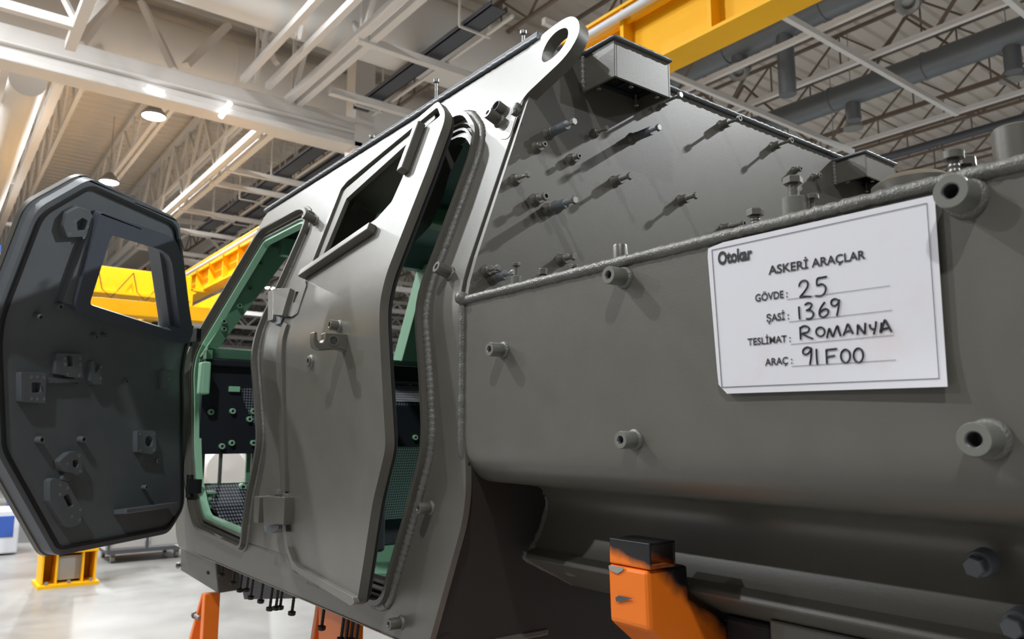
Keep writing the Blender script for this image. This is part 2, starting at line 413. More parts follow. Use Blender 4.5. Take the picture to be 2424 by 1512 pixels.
plate_z('roof_panel', -2.985, -1.30, yr, 2 * YC - yr, ZR - 0.008, 0.016, HATCH, M['paint'], hull, 0.002)
MB().tube([(-2.985, yr - 0.004, ZR + 0.004), (-1.25, yr - 0.004, ZR - 0.002)], 0.0065, 8, 0, 0.12, 0.01, False, 0.12).build('weld_bead', M['inner'], hull, 60)
MB().bb(-2.98, -1.25, yr - 0.006, yr + 0.01, ZR + 0.002, ZR + 0.0135).build('roof_hem', M['tray'], hull, 0, 0.002)
ZT = 2.474
rw = [(sf(z) + 0.006, z) for z in (1.46, 1.6, 1.8, 1.84, 1.87, 1.90, 1.95)] + [(sf(ZT) + 0.006, ZT), (2 * YC - sf(ZT) - 0.006, ZT), (2 * YC - D, ZB), (2 * YC - D, 1.46)]
MB().prism([(XR, y, z) for y, z in rw], (-0.012, 0, 0)).build('rear_wall', M['paint'], hull, 0)
MB().tube([(XR + 0.004, 1.09, ZT), (XR + 0.004, 2 * YC - sf(ZT), ZT)], 0.007, 8, 0, 0.1, 0.01, False, 0.1).build('weld_bead', M['inner'], hull, 60)

# --- lifting eye cut from thick plate at the rear upper corner
eye_o = HS.pxs([(1284,82),(1330,48),(1352,38),(1368,44),(1374,62),(1370,85),(1352,118),(1330,145),(1250,220),(1235,240),(1226,262),(1218,290),(1206,330),(1180,330),(1200,180)])
eye_h = HS.pxs([(1340,66),(1346,72),(1346,86),(1335,110),(1318,130),(1302,143),(1289,149),(1283,143),(1285,125),(1296,100),(1312,80),(1328,69)])
panel('lifting_eye', roundp(eye_o, 0.02), [roundp(eye_h, 0.02, 3)], -0.026, 0.0012, M['paint'], hull, bevel=0.0025)
b = MB(); p = at_x(1222, 272, XR + 0.004)
b.tube([at_x(1226, 250, XR + 0.005), at_x(1216, 268, XR + 0.006), at_x(1228, 262, XR + 0.006)], 0.008, 8, 0, 0.2, 0.004)
b.build('weld_bead', M['weld'], hull, 60)

# --- vent boxes on the rear wall
def vent_box(y0, y1, xf, z0, z1):
    b = MB(); t = 0.006
    b.bb(XR, xf, y0, y0 + t, z0, z1); b.bb(XR, xf, y1 - t, y1, z0, z1); b.bb(xf - t, xf, y0 + t, y1 - t, z0, z1)
    b.bb(XR, xf, y0, y1, z1, z1 + 0.006)
    o = b.build('vent_box', M['paint'], hull, 0, 0.0012)
    e = MB(); e.tube([(XR, y0 - 0.003, z1 + 0.006), (xf + 0.003, y0 - 0.003, z1 + 0.006), (xf + 0.003, y1, z1 + 0.006)], 0.005, 8, 0, 0.15, 0.008)
    e.build('roof_hem', M['inner'], o, 60)
    wl = MB().tube([(XR + 0.002, y0 - 0.002, z1), (XR + 0.002, y0 - 0.002, z0 - 0.002)], 0.007, 8, 0, 0.15, 0.004, False, 0.15)
    wl.build('weld_bead', M['weld'], o, 60)
    g = MB(); ym = (y0 + y1) / 2; xm = (XR + xf) / 2
    zz = z0 + 0.03
    for a0, a1, c0, c1 in ((XR, xf, y0, y0 + 0.03), (XR, xf, y1 - 0.03, y1), (XR, XR + 0.02, y0, y1), (xf - 0.02, xf, y0, y1)):
        g.bb(a0 + 0.001, a1 - 0.007, c0 + 0.006, c1 - 0.006, zz, zz + 0.006)
    g.bb(XR + 0.02, xf - 0.02, ym - 0.004, ym + 0.004, zz, zz + 0.006, 0)
    g.build('vent_grille', M['black'], o, 0)
    for yy, xx in ((y0 + 0.02, XR + 0.03), (ym - 0.02, xf - 0.02), (y1 - 0.03, XR + 0.02), (y1 - 0.025, xf - 0.02)):
        bolt(o, (xx, yy, zz), (0, 0, -1), 0.003, 0.025, 0.006, 0.004, 'steel')
vent_box(1.142, 1.325, -1.118, 2.378, 2.463)
vent_box(2.212, 2.398, -1.118, 2.378, 2.448)

# --- flank box under the deck: folded sheet running to the rear, its profile in (y, z)
prof = [(0.816,1.858),(0.816,1.60),(0.818,1.572),(0.826,1.549),(0.843,1.529),(0.868,1.515),(0.93,1.507),(0.985,1.500),(1.008,1.490),(1.022,1.474),(1.025,1.456),(1.017,1.43),(1.002,1.40),(0.985,1.376)]
def sheet(prof, x0, x1, t):
    b = MB(); n = len(prof); pin = []
    for i in range(n):
        a, c = V(prof[max(0, i - 1)]), V(prof[min(n - 1, i + 1)]); d = (c - a).normalized(); pin.append((prof[i][0] - d.y * t, prof[i][1] + d.x * t))
    pin = [(y, z) for y, z in pin]
    ring = list(prof) + pin[::-1]; k = len(ring)
    vs = [(x0, y, z) for y, z in ring] + [(x1, y, z) for y, z in ring]
    fs = [(i, (i + 1) % k, (i + 1) % k + k, i + k) for i in range(k)]
    for i in range(n - 1):
        q = (i, i + 1, k - 2 - i, k - 1 - i); fs += [q, tuple(j + k for j in q[::-1])]
    return b.add(vs, fs)
def densify(prof, n=3):
    out = []
    P = [prof[0]] + prof + [prof[-1]]
    for i in range(1, len(P) - 2):
        p0, p1, p2, p3 = [V(q) for q in P[i - 1:i + 3]]
        for k in range(n):
            t = k / n
            q = 0.5 * ((2 * p1) + (p2 - p0) * t + (2 * p0 - 5 * p1 + 4 * p2 - p3) * t * t + (3 * p1 - p0 - 3 * p2 + p3) * t ** 3)
            out.append((q.x, q.y))
    return out + [prof[-1]]
pf = [prof[0]] + densify(prof[1:], 4)
XB0, XB1 = -1.215, 0.75
sheet(pf, XB0, XB1, 0.008).build('flank_box', M['paint'], hull, 40)
# deck plate, welded along the box edge
MB().bb(XB0, XB1, 0.818, 2 * YC - 0.818, 1.850, 1.860).build('deck_plate', M['paint'], hull, 0, 0.002)
MB().tube([(XB0 + 0.0, 0.817, 1.858), (XB1, 0.817, 1.858)], 0.0085, 10, 0, 0.10, 0.006, False, 0.06).build('weld_bead', M['weld'], hull, 70)
MB().tube([(XB0 - 0.004, y, z) for y, z in [(0.816,1.86)] + pf[1:]], 0.008, 8, 0, 0.14, 0.006, False, 0.06).build('weld_bead', M['weld'], hull, 70)
MB().lathe((XB0 - 0.004, 0.812, 1.862), (0, -1, 0.3), [(0.014, -0.004), (0.012, 0.006), (0.006, 0.012), (0, 0.013)], 10).build('weld_blob', M['weld'], hull, 60)
# narrow closing plate between cab side and box
MB().bb(-1.236, XB0 - 0.004, 0.836, 0.85, 1.56, 1.86).build('closing_plate', M['inner'], hull, 0)
# lower flange and belly
lf = MB(); lf.prism([(XB0, 0.982, 1.380), (XB0, 0.965, 1.372), (XB0, 0.962, 1.364), (XB0, 0.975, 1.356), (XB0, 1.09, 1.297), (XB0, 1.09, 1.315), (XB0, 0.99, 1.378)], (XB1 - XB0, 0, 0))
lf.build('lower_flange', M['paint'], hull, 0, 0.002)
MB().tube([(XB0 - 0.002, 0.968, 1.374), (XB0 - 0.002, 0.964, 1.364), (XB0 - 0.002, 0.985, 1.353), (XB0 - 0.002, 1.09, 1.303)], 0.006, 8, 0, 0.12, 0.006).build('weld_bead', M['weld'], hull, 60)
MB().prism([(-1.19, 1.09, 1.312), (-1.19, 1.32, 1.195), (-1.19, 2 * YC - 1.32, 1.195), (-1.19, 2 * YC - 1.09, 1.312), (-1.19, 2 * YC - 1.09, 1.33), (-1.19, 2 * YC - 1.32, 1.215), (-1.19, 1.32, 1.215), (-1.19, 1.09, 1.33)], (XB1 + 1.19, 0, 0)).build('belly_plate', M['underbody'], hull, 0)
# slot in the flange with bright edge
p = at_y(1347, 1354, 1.0)
b = MB(); b.prism([at_y(1328, 1343, 0.995), at_y(1340, 1345, 0.995), at_y(1363, 1355, 1.0), at_y(1361, 1364, 1.01), at_y(1345, 1363, 1.01), at_y(1336, 1355, 1.0)], (0, 0.02, 0))
b.build('drain_lug', M['bright'], hull, 0, 0.001)
# wheel arch liner and far side
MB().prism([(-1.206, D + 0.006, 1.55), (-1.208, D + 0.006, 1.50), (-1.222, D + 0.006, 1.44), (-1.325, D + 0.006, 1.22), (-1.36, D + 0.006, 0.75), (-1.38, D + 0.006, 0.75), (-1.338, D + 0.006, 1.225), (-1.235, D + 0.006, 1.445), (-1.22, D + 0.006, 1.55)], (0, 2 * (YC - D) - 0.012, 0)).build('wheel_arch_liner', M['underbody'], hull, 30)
MB().lathe((HATCH[0], HATCH[1], ZR + 0.012), (0, 0, 1), [(0.0, 0.0), (0.40, 0.0), (0.40, 0.02), (0.36, 0.035), (0, 0.035)], 40).build('hatch_lid', M['paint'], hull, 40)
b = MB()
b.prism([(x, 2 * YC - D, z) for x, z in ((-3.15, ZL), (-1.335, ZL), (-1.215, 1.44), (-1.23, ZB), (-3.17, ZB))], (0, -0.012, 0))
def fary(z): return 2 * YC - sf(z)
def farquads(dy):
    return [[(x, fary(z) + dy, z) for x, z in q] for q in (((-3.17, ZB), (-2.9, ZB), (-2.72, ZR), (-2.97, ZR)), ((-2.9, ZB), (-1.23, ZB), (-1.23, ZB + 0.07), (-2.87, ZB + 0.07)), ((-2.75, 2.40), (-1.23, 2.40), (-1.23, ZR), (-2.72, ZR)), ((-2.28, ZB), (-2.15, ZB), (-2.15, 2.45), (-2.28, 2.45)), ((-1.5, ZB), (-1.23, ZB), (-1.23, 2.45), (-1.5, 2.45)))]
for q in farquads(0): b.prism(q, (0, -0.012, 0))
b.build('far_side_panel', M['paint'], hull, 0)
MB().bb(XB0, XB1, 2 * YC - 0.826, 2 * YC - 0.816, 1.36, 1.86).build('far_flank_panel', M['paint'], hull, 0)
# flange tubes and bracket at lower right
p = at_y(1800, 1460, 1.06)
b = MB(); b.bb(p.x - 0.045, p.x + 0.035, 1.03, 1.13, 0.95, p.z); b.build('tow_bracket', M['black'], hull, 0, 0.006)
MB().bb(p.x + 0.05, XB1, 1.01, 1.03, 1.10, 1.335).build('skid_plate', M['paint'], hull, 0, 0.003)

# --- bosses on the flank box
for x, y, r, L in ((1192,829,0.0125,0.032),(1478,657,0.0135,0.034),(1503,1041,0.0125,0.030),(2287,468,0.0175,0.036),(2343,1040,0.0165,0.036)):
    boss('threaded_boss', hull, at_y(x, y, D), (0, -1, 0), r, L)
# bosses with bolts low on the hull
for x, y in ((2335, 1325), (2424, 1465)):
    p = at_y(x, y, 1.004)
    o = boss('threaded_boss', hull, p, (0, -1, -0.12), 0.015, 0.022, 'inner', 0.4, False)
    bolt(o, p + V((0, -0.022, -0.003)), (0, -1, -0.12), 0.008, 0.006, 0.0125, 0.010, 'inner', False)
# bosses on the cab side
for x, y, r, L, bo in ((1066,648,0.0125,0.036,0.4),(1020,1201,0.0115,0.030,0.45),(950,1473,0.0115,0.03,0.45),(1183,287,0.0135,0.036,0.35),(748,524,0.0135,0.045,0.2)):
    X, z = HS.px(x, y); boss('threaded_boss', hull, HS.P(X, 0, z), snrm(z), r, L, 'paint', bo)
for x, y in ((1190, 263), (739, 512)):
    X, z = HS.px(x, y); boss('tube_boss', hull, HS.P(X, 0, z), snrm(z), 0.0145, 0.022, 'paint', 0.78, False)

# --- studs on the rear wall: weld collar, optional sleeve, bolt
def stud(base, tip, r=0.0042, hr=0.0078, sleeve=0.0, collar=(0.0115, 0.018), sock=False):
    p = at_x(base[0], base[1], XR); tp = at_y(tip[0], tip[1], p.y); L = max(0.02, tp.x - XR)
    ax = V((1, 0, 0.0))
    b = MB()
    b.lathe(p, ax, [(collar[0] * 1.35, -0.001), (collar[0] * 1.2, 0.003), (collar[0], 0.006), (collar[0], collar[1]), (collar[0] * 0.9, collar[1] + 0.001), (r, collar[1] + 0.001)], 16, 0)
    o = b.build('weld_stud', M['paint'], hull, 40); s0 = collar[1]
    if sleeve:
        MB().lathe(p, ax, [(0.0105, s0), (0.0105, sleeve), (0.0098, sleeve + 0.001), (r, sleeve + 0.001)], 16, 0).build('sleeve', M['inner'], o, 40); s0 = sleeve
    bolt(o, p + ax * s0, ax, r, max(0.006, L - s0 - 0.006), hr, 0.007, 'bright' if not sleeve else 'steel', sock)
for a in (((1297,317),(1360,287),0.0042,0.0085,0.062),((1270,350),(1290,340),0.004,0.0065,0,(0.0105,0.014),True),((1407,316),(1437,300),0.0032,0.006,0,(0.009,0.012)),
          ((1496,328),(1561,306),0.0042,0.0085,0.062),((1353,377),(1372,368),0.004,0.0065,0,(0.0105,0.014),True),((1219,426),(1252,411),0.0035,0.007,0,(0.0105,0.014)),
          ((1454,430),(1493,413),0.0045,0.009,0,(0.0115,0.024)),((1266,474),(1293,462),0.0045,0.009,0,(0.0115,0.018),True),((1297,496),(1362,472),0.0042,0.0085,0.058),
          ((1707,297),(1752,278),0.0045,0.0085,0,(0.0115,0.026),True),((1829,347),(1874,326),0.0045,0.0085,0,(0.0115,0.024),True),((1879,404),(1894,396),0.007,0.0085,0,(0.010,0.012),True),
          ((1925,420),(1940,412),0.007,0.0085,0,(0.010,0.012),True),((1611,474),(1649,458),0.0045,0.009,0,(0.0115,0.022)),((1328,615),(1360,603),0.0045,0.0085,0,(0.0115,0.018)),
          ((1152,641),(1180,633),0.0035,0.0065,0,(0.0105,0.012)),((1166,658),(1216,645),0.004,0.0065,0.042),((1712,541),(1762,527),0.005,0.0085,0,(0.0115,0.022),True),
          ((1556,249),(1612,221),0.0042,0.0085,0.03)):
    stud(*a)
b_ = at_x(1345, 482, XR); 
stud((1318,490),(1366,470),0.0035,0.008)

# --- bolts and sleeves standing on the deck behind the box edge
def deck_bolt(x, ytop, Y, r, hr, hl, sleeve=None, sock=False, mt='paint', hexh=True):
    p = at_y(x, ytop, Y); z0 = 1.860; q = V((p.x, Y, z0)); par = hull
    if sleeve:
        zt = at_y(x, sleeve[1], Y).z
        par = MB().lathe(q, (0, 0, 1), [(sleeve[0], -0.001), (sleeve[0], zt - z0), (sleeve[0] * 0.9, zt - z0 + 0.001), (r, zt - z0 + 0.001)], 24).build('spacer_sleeve', M['bright'], hull, 40)
    bolt(par, q, (0, 0, 1), r, p.z - z0 - hl, hr, hl, mt, sock, 'deck_bolt', hexh)
deck_bolt(1222, 622, 0.87, 0.0038, 0.0085, 0.006, (0.0105, 655))
deck_bolt(1285, 636, 0.87, 0.006, 0.0085, 0.011, None, True)
deck_bolt(1360, 626, 0.88, 0.0045, 0.0065, 0.005, None, False, 'paint', False)
deck_bolt(1787, 495, 0.86, 0.0068, 0.0115, 0.009)
deck_bolt(1876, 419, 0.86, 0.0072, 0.0125, 0.009, (0.0165, 472))
deck_bolt(1922, 460, 0.87, 0.003, 0.008, 0.006, None, False, 'paint', False)
deck_bolt(2255, 358, 0.88, 0.0062, 0.011, 0.009, None, True)
deck_bolt(2281, 373, 0.96, 0.009, 0.014, 0.011)
for x, yt, Y, r in ((1468, 583, 0.865, 0.0120), (2402, 308, 0.90, 0.022)):
    p = at_y(x, yt, Y)
    MB().lathe((p.x, Y, 1.859), (0, 0, 1), [(r, 0), (r, p.z - 1.859), (r * 0.92, p.z - 1.857), (r * 0.7, p.z - 1.857), (r * 0.7, p.z - 1.88), (0, p.z - 1.88)], 28).build('tube_post', M['paint'], hull, 40)
p = at_y(2160, 417, 1.65)
MB().lathe((p.x, 1.65, 1.86), (0, 0, 1), [(0.085, 0), (0.083, p.z - 1.88), (0.060, p.z - 1.864), (0, p.z - 1.86)], 32).build('filler_neck', M['paint'], hull, 40)
# bolts standing above the roof edge
for x, yt, Y in ((1033, 188, 1.06), (1239, 73, 1.07), (881, 320, 1.06)):
    p = at_y(x, yt, Y); bolt(hull, (p.x, Y, ZR - 0.005), (0, 0, 1), 0.0042, p.z - ZR - 0.004, 0.0085, 0.009, 'steel', True, 'roof_bolt')

# --- underneath the cab: bottom rail, nose, bolts hanging down
MB().prism([(-3.175, D - 0.004, ZL + 0.004), (-3.175, D + 0.02, ZL - 0.010), (-3.175, D + 0.3, ZL - 0.010), (-3.175, D + 0.3, ZL + 0.004)], (1.85, 0, 0)).build('sill_rail', M['paint'], hull, 0, 0.003)
nz = MB(); nose = [(-3.22, 0.93, 1.18), (-2.98, 0.93, 1.18), (-2.98, 0.99, 1.06), (-3.08, 0.99, 1.045), (-3.20, 0.95, 1.10)]
nz.prism([(-3.20, 0.845, 1.18), (-2.92, 0.89, 1.18), (-2.93, 0.915, 1.036), (-3.20, 0.85, 1.088)], (-0.06, 0.35, 0.0)); nz.build('nose_plate', M['paint'], hull, 0, 0.004)
MB().prism([(-2.92, 0.96, 1.18), (-2.2, 1.02, 1.18), (-2.2, 1.25, 1.10), (-2.6, 1.2, 1.045), (-2.88, 0.99, 1.015)], (0, 0.5, 0)).build('belly_plate', M['inner'], hull, 0, 0.003)
for x0, y0, x1, y1, Y in ((487,1333,483,1341,0.90),(501,1343,497,1353,0.90),(508,1345,505,1353,0.92),(530,1350,524,1356,0.92),(557,1362,550,1370,0.89),(574,1376,563,1391,0.88),(590,1380,582,1392,0.90),
                          (600,1394,590,1410,0.87),(624,1394,614,1410,0.87),(646,1406,634,1428,0.86),(660,1412,652,1430,0.87),(670,1416,664,1432,0.89),(697,1424,690,1443,0.86),(768,1455,758,1474,0.86),(815,1488,808,1506,0.86),(826,1490,820,1514,0.86),(838,1496,834,1510,0.87),(850,1502,847,1514,0.87)):
    p = at_y(x1, y1, Y); q = at_y(x0, y0, Y); q = V((q.x, Y, ZL - 0.004))
    ax = (p - q); L = max(0.03, min(0.075, ax.length)); ax = V((0, 0, -1))
    bolt(hull, V((q.x, Y, ZL - 0.004)), V((-0.12, -0.05, -1)), 0.0045, L, 0.0105, 0.009, 'blackbolt', False, 'hanging_bolt', False)
bolt(hull, (-3.205, 0.862, 1.105), (-0.6, -1, 0), 0.006, 0.014, 0.012, 0.012, 'steel')

# ================================================================== FRONT DOOR, swung open (its inner face towards the camera)
TH = 0.05
fdo = [(-2.306,2.336),(-2.335,2.352),(-2.697,2.344),(-2.739,2.329),(-3.02,1.991),(-3.034,1.891),(-3.091,1.337),(-3.011,1.252),(-2.509,1.248),(-2.484,1.26),(-2.272,1.538),(-2.258,1.566),(-2.195,1.942),(-2.19,2.223)]
fd_hole = FD.pxs([(264,556),(377,590),(404,782),(212,721)], -TH + 0.0)
fdoor = panel('front_door', roundp(fdo, 0.035), [roundp(fd_hole, 0.008, 2)], -TH, 0.0, M['inner'], hull, FD, 0.007)
IN = -TH
panel('edge_seal', roundp(inset(fdo, 0.016), 0.03), [roundp(inset(fdo, 0.026), 0.03)], IN - 0.007, IN + 0.002, M['rubber'], fdoor, FD, 0.003)
panel('outer_skin', roundp(inset(fdo, -0.004), 0.035), [roundp(inset(fd_hole, -0.02), 0.01, 2)], -0.012, 0.004, M['paint'], fdoor, FD, 0.004)
def fdpanel(name, pts, holes, h, mt='inner', r=0.004, bevel=0.003, base=0.0):
    h *= 1.0
    return panel(name, roundp(FD.pxs(pts, IN - h), r, 2), [roundp(FD.pxs(q, IN - h), r, 2) for q in holes], IN - h, IN - base, M[mt], fdoor, FD, bevel)
# thick surround of the window, with a channel bar on its latch side
fdpanel('window_surround', [(243,503),(400,556),(417,570),(428,600),(458,788),(445,812),(400,806),(190,742),(178,722),(236,508)],
        [[(264,556),(383,592),(400,605),(408,625),(428,775),(405,783),(212,721)]], 0.035, 'inner2', 0.012, 0.006)
fdpanel('channel_bar', [(222,518),(243,526),(184,724),(150,716)], [], 0.022, 'inner', 0.002, 0.002)
def screws(parent, pts, r=0.004, h=0.0, mt='bore'):
    b = MB()
    for x, y in pts:
        X, z = FD.px(x, y, IN - h); b.lathe(FD.P(X, IN - h, z), -FD.N(z), [(r, -0.002), (r, 0.0006), (r * 0.7, 0.0006), (r * 0.6, -0.001), (0, -0.001)], 12, 0)
    return b.build('screw_hole', M['chip'], parent, 40)
q = fdpanel('latch_bracket', [(150,535),(158,505),(185,490),(212,497),(222,515),(205,560),(160,562)], [[(182,525),(196,515),(208,522),(200,545),(184,548)]], 0.02); 
q = fdpanel('lock_plate', [(50,880),(110,882),(108,955),(50,950)], [[(75,905),(98,905),(97,928),(76,930)]], 0.018)
q2 = fdpanel('lock_arm', [(108,893),(175,896),(188,880),(196,893),(186,908),(108,906)], [], 0.012)
q3 = fdpanel('striker_plate', [(133,835),(194,837),(196,895),(160,892),(157,888),(133,885)], [[(160,840),(172,841),(174,866),(160,868)]], 0.016)
q4 = fdpanel('angle_bracket', [(216,855),(224,853),(226,885),(243,862),(241,908),(222,910),(215,900)], [], 0.018)
q5 = fdpanel('hinge_pad', [(384,876),(405,876),(405,918),(386,922)], [], 0.014)
q6 = fdpanel('round_hole_plate', [(325,1020),(368,1018),(371,1066),(358,1075),(325,1070)], [[(345,1035),(355,1030),(363,1040),(360,1055),(352,1058),(344,1050)]], 0.018)
q7 = fdpanel('upper_latch', [(140,1092),(165,1070),(180,1067),(194,1073),(196,1118),(184,1125),(172,1118),(150,1115)], [[(172,1090),(183,1086),(188,1096),(183,1107),(173,1105)]], 0.022)
q8 = fdpanel('latch_link', [(155,1112),(176,1116),(165,1140),(147,1136)], [], 0.012)
q9 = fdpanel('lower_latch', [(118,1138),(128,1130),(160,1142),(172,1165),(196,1205),(192,1238),(168,1248),(150,1240),(118,1185)], [[(150,1175),(162,1168),(176,1195),(164,1202)]], 0.022)
for par, pts, h in ((q, [(177,523),(207,537),(165,553),(199,562)], 0.02), (q, [(74,892),(88,892),(104,893),(74,943),(88,944),(104,944)], 0.018), (q3, [(154,848),(154,862),(190,847),(190,862),(160,885),(188,888)], 0.016),
                    (q6, [(331,1027),(364,1026),(332,1066),(364,1065)], 0.018), (q7, [(188,1078),(160,1098),(190,1115)], 0.022), (q9, [(143,1148),(160,1155),(142,1170),(190,1206),(170,1222),(189,1230)], 0.022),
                    (q4, [(239,868),(238,895)], 0.018), (q5, [(400,885),(399,897)], 0.014)):
    screws(par, pts, 0.0042, h)
for x, y, r, L in ((84,745,0.009,0.022),(133,721,0.009,0.02),(178,612,0.009,0.018),(217,792,0.008,0.022),(87,1041,0.011,0.02),(187,1040,0.011,0.02),(337,1153,0.008,0.018),(369,1091,0.008,0.012),(294,902,0.008,0.012),(240,790,0.006,0.02)):
    X, z = FD.px(x, y, IN); boss('inner_boss', fdoor, FD.P(X, IN, z), -FD.N(z), r, L, 'inner', 0.5, False, 18)
# pull ledge near the bottom
X0, z0 = FD.px(268, 1206, IN); X1, z1 = FD.px(392, 1190, IN)
b = MB(); b.prism([FD.P(X0, IN, z0), FD.P(X0, IN - 0.05, z0 + 0.004), FD.P(X0, IN - 0.05, z0 - 0.012), FD.P(X0, IN, z0 - 0.016)], FD.P(X1, IN, z1) - FD.P(X0, IN, z0))
b.build('pull_ledge', M['inner'], fdoor, 30, 0.003)
# hinge knuckles between door and cab
for y in (795, 1150):
    p = at_y(449, y, 0.80)
    b = MB(); b.cyl(p + V((0, 0, -0.04)), p + V((0, 0, 0.04)), 0.012, 14); b.beam(p + V((0.0, 0, 0)), p + V((0.05, 0.02, 0)), 0.02, 0.05); b.build('hinge', M['rubber'], fdoor, 40)
# hinge strip on the outside of the front pillar

# ================================================================== REAR DOOR, ajar
OUT = 0.030
rdo = RD.pxs([(1037,238),(1053,262),(1053,285),(1012,398),(914,650),(899,720),(898,760),(904,900),(913,1060),(882,1188),(859,1340),(845,1428),(835,1437),(690,1347),(676,1300),(668,1255),(664,1165),(656,960),(657,800),(670,757),(722,658),(803,442),(818,424)], OUT)
Hh = RD.pxs([(1035,254),(1042,274),(1004,303),(971,362),(953,420),(927,478),(891,518),(822,566),(730,650),(735,630),(807,447),(822,429)], OUT)
Wp = RD.pxs([(996,312),(971,361),(953,419),(927,477),(891,517),(822,565),(757,619),(816,467)], 0.010)
rdoor = panel('rear_door', roundp(rdo, 0.02), [roundp(Hh, 0.01, 3)], 0.010, OUT, M['paint'], hull, RD, 0.003)
panel('door_core', roundp(inset(rdo, 0.014), 0.03), [roundp(inset(Hh, -0.004), 0.01, 3)], -0.004, 0.0105, M['inner'], rdoor, RD, 0.003)
panel('edge_seal', roundp(inset(rdo, 0.004), 0.03), [roundp(inset(rdo, 0.0135), 0.03)], 0.002, 0.0098, M['rubber'], rdoor, RD, 0.003)
panel('window_frame', roundp(inset(Hh, -0.006), 0.01, 3), [roundp(Wp, 0.006, 3)], -0.004, 0.010, M['paint'], rdoor, RD, 0.002)
panel('window_jamb', roundp(inset(Wp, -0.016), 0.01, 3), [roundp(inset(Wp, -0.001), 0.006, 3)], -0.10, -0.003, M['paint'], rdoor, RD)
panel('frame_lip', roundp(RD.pxs([(1028,268),(1030,280),(820,470),(756,624),(742,640),(812,452)], 0.022), 0.004, 2), [], 0.0095, 0.022, M['paint'], rdoor, RD, 0.002)
def rbar(name, a, b, wd, h, mt='paint'):
    (xa, za), (xb, zb) = RD.px(*a, OUT), RD.px(*b, OUT); pa, pb = RD.P(xa, OUT + h / 2, za), RD.P(xb, OUT + h / 2, zb)
    return MB().beam(pa, pb, h, wd, RD.N((za + zb) / 2).cross((pb - pa).normalized())).build(name, M[mt], rdoor, 0, 0.003)
rbar('window_bracket', (1003, 300), (962, 412), 0.026, 0.022)
rbar('window_bracket', (890, 544), (724, 654), 0.022, 0.022)
edge = RD.pxs([(664,1166),(668,1255),(676,1300),(690,1347),(829,1434),(838,1427),(832,1412),(701,1340),(691,1327),(680,1296),(675,1250),(671,1166)], OUT + 0.012)
panel('raised_hem', roundp(edge, 0.004, 2), [], OUT - 0.001, OUT + 0.011, M['paint'], rdoor, RD, 0.003)
fe = RD.pxs([(657,800),(656,960),(664,1165),(672,1165),(665,960),(666,800),(676,765),(668,760)], OUT + 0.012)
panel('raised_hem', roundp(fe, 0.004, 2), [], OUT - 0.001, OUT + 0.009, M['paint'], rdoor, RD, 0.004)
# hinges
def hpanel(name, pts, o0, o1, par, mt='paint', holes=(), r=0.003):
    return panel(name, roundp(HULL.pxs(pts, o1), r, 2), [roundp(HULL.pxs(hh, o1), r, 2) for hh in holes], o0, o1, M[mt], par, HULL, 0.002)
hpanel('hinge_leaf', [(646,683),(687,681),(668,744),(646,742)], 0.022, 0.062, rdoor)
hpanel('hinge_arm', [(686,681),(723,663),(724,676),(704,740),(690,748),(668,744)], 0.028, 0.048, rdoor, holes=[[(700,690),(707,690),(697,716),(692,716)]])
hpanel('hinge_block', [(634,690),(646,686),(646,755),(634,758)], 0.0, 0.05, rdoor)
hpanel('hinge_block', [(646,744),(672,744),(664,764),(650,768)], 0.0, 0.04, rdoor, 'inner')
hpanel('hinge_leaf', [(622,1178),(674,1176),(671,1243),(624,1240)], 0.025, 0.075, rdoor)
hpanel('hinge_leaf', [(602,1174),(615,1176),(611,1238),(600,1235)], 0.0, 0.055, rdoor)
hpanel('hinge_arm', [(672,1175),(692,1180),(694,1238),(688,1248),(670,1243)], 0.03, 0.052, rdoor, holes=[[(672,1200),(678,1198),(679,1222),(674,1224)]])
hpanel('hinge_block', [(624,1243),(660,1243),(658,1252),(642,1262),(626,1258)], 0.0, 0.06, rdoor, 'inner')
hpanel('hinge_pin_cap', [(640,1160),(658,1156),(660,1172),(640,1174)], 0.02, 0.05, rdoor, 'weld')
for pts in ([(725,668),(716,700),(704,742)], [(695,1182),(697,1210),(694,1246)]):
    MB().tube(path3(dense(HULL.pxs(pts, 0.035), 0.004), 0.036), 0.008, 8, 0, 0.18, 0.004, False, 0.15).build('weld_bead', M['weld'], rdoor, 60)
# outside latch pieces
X, z = RD.px(803, 772, OUT); boss('latch_boss', rdoor, RD.P(X, OUT, z), RD.N(z), 0.012, 0.024, 'paint', 0.5)
X, z = RD.px(737, 855, OUT); boss('ring_boss', rdoor, RD.P(X, OUT, z), RD.N(z), 0.0135, 0.009, 'paint', 0.5)
(Xa, za) = RD.px(815, 812, OUT); u, n_, up_ = RD.basis(za); p0 = RD.P(Xa, OUT, za)
b = MB()
hk = []
for k in range(13):
    t = k / 12 * math.pi; hk.append((0.055 - 0.0 + 0.020 * math.sin(t), 0.018 * math.cos(t)))
prof_ = [(-0.002, 0.02), (0.055, 0.02)] + [(0.055 + 0.0 - 0.004 * math.sin(k / 6 * math.pi), 0.02 - 0.010 * (1 - math.cos(k / 6 * math.pi))) for k in range(1, 6)] + [(0.075, 0.02), (0.077, 0.0), (0.072, -0.014), (0.060, -0.020), (0.045, -0.020), (0.03, -0.014), (-0.002, -0.02)]
prof_ = [(-0.002, 0.019), (0.050, 0.019), (0.050, 0.004), (0.055, -0.004), (0.062, -0.004), (0.066, 0.004), (0.067, 0.019), (0.074, 0.019), (0.075, 0.0), (0.071, -0.014), (0.060, -0.020), (0.040, -0.018), (0.018, -0.015), (-0.002, -0.02)]
b.prism([p0 + n_ * a + up_ * c - u * 0.014 for a, c in prof_], u * 0.028)
o = b.build('latch_hook', M['paint'], rdoor, 30, 0.002)
b = MB(); pp = p0 + n_ * 0.03 + u * 0.0145 + up_ * 0.002
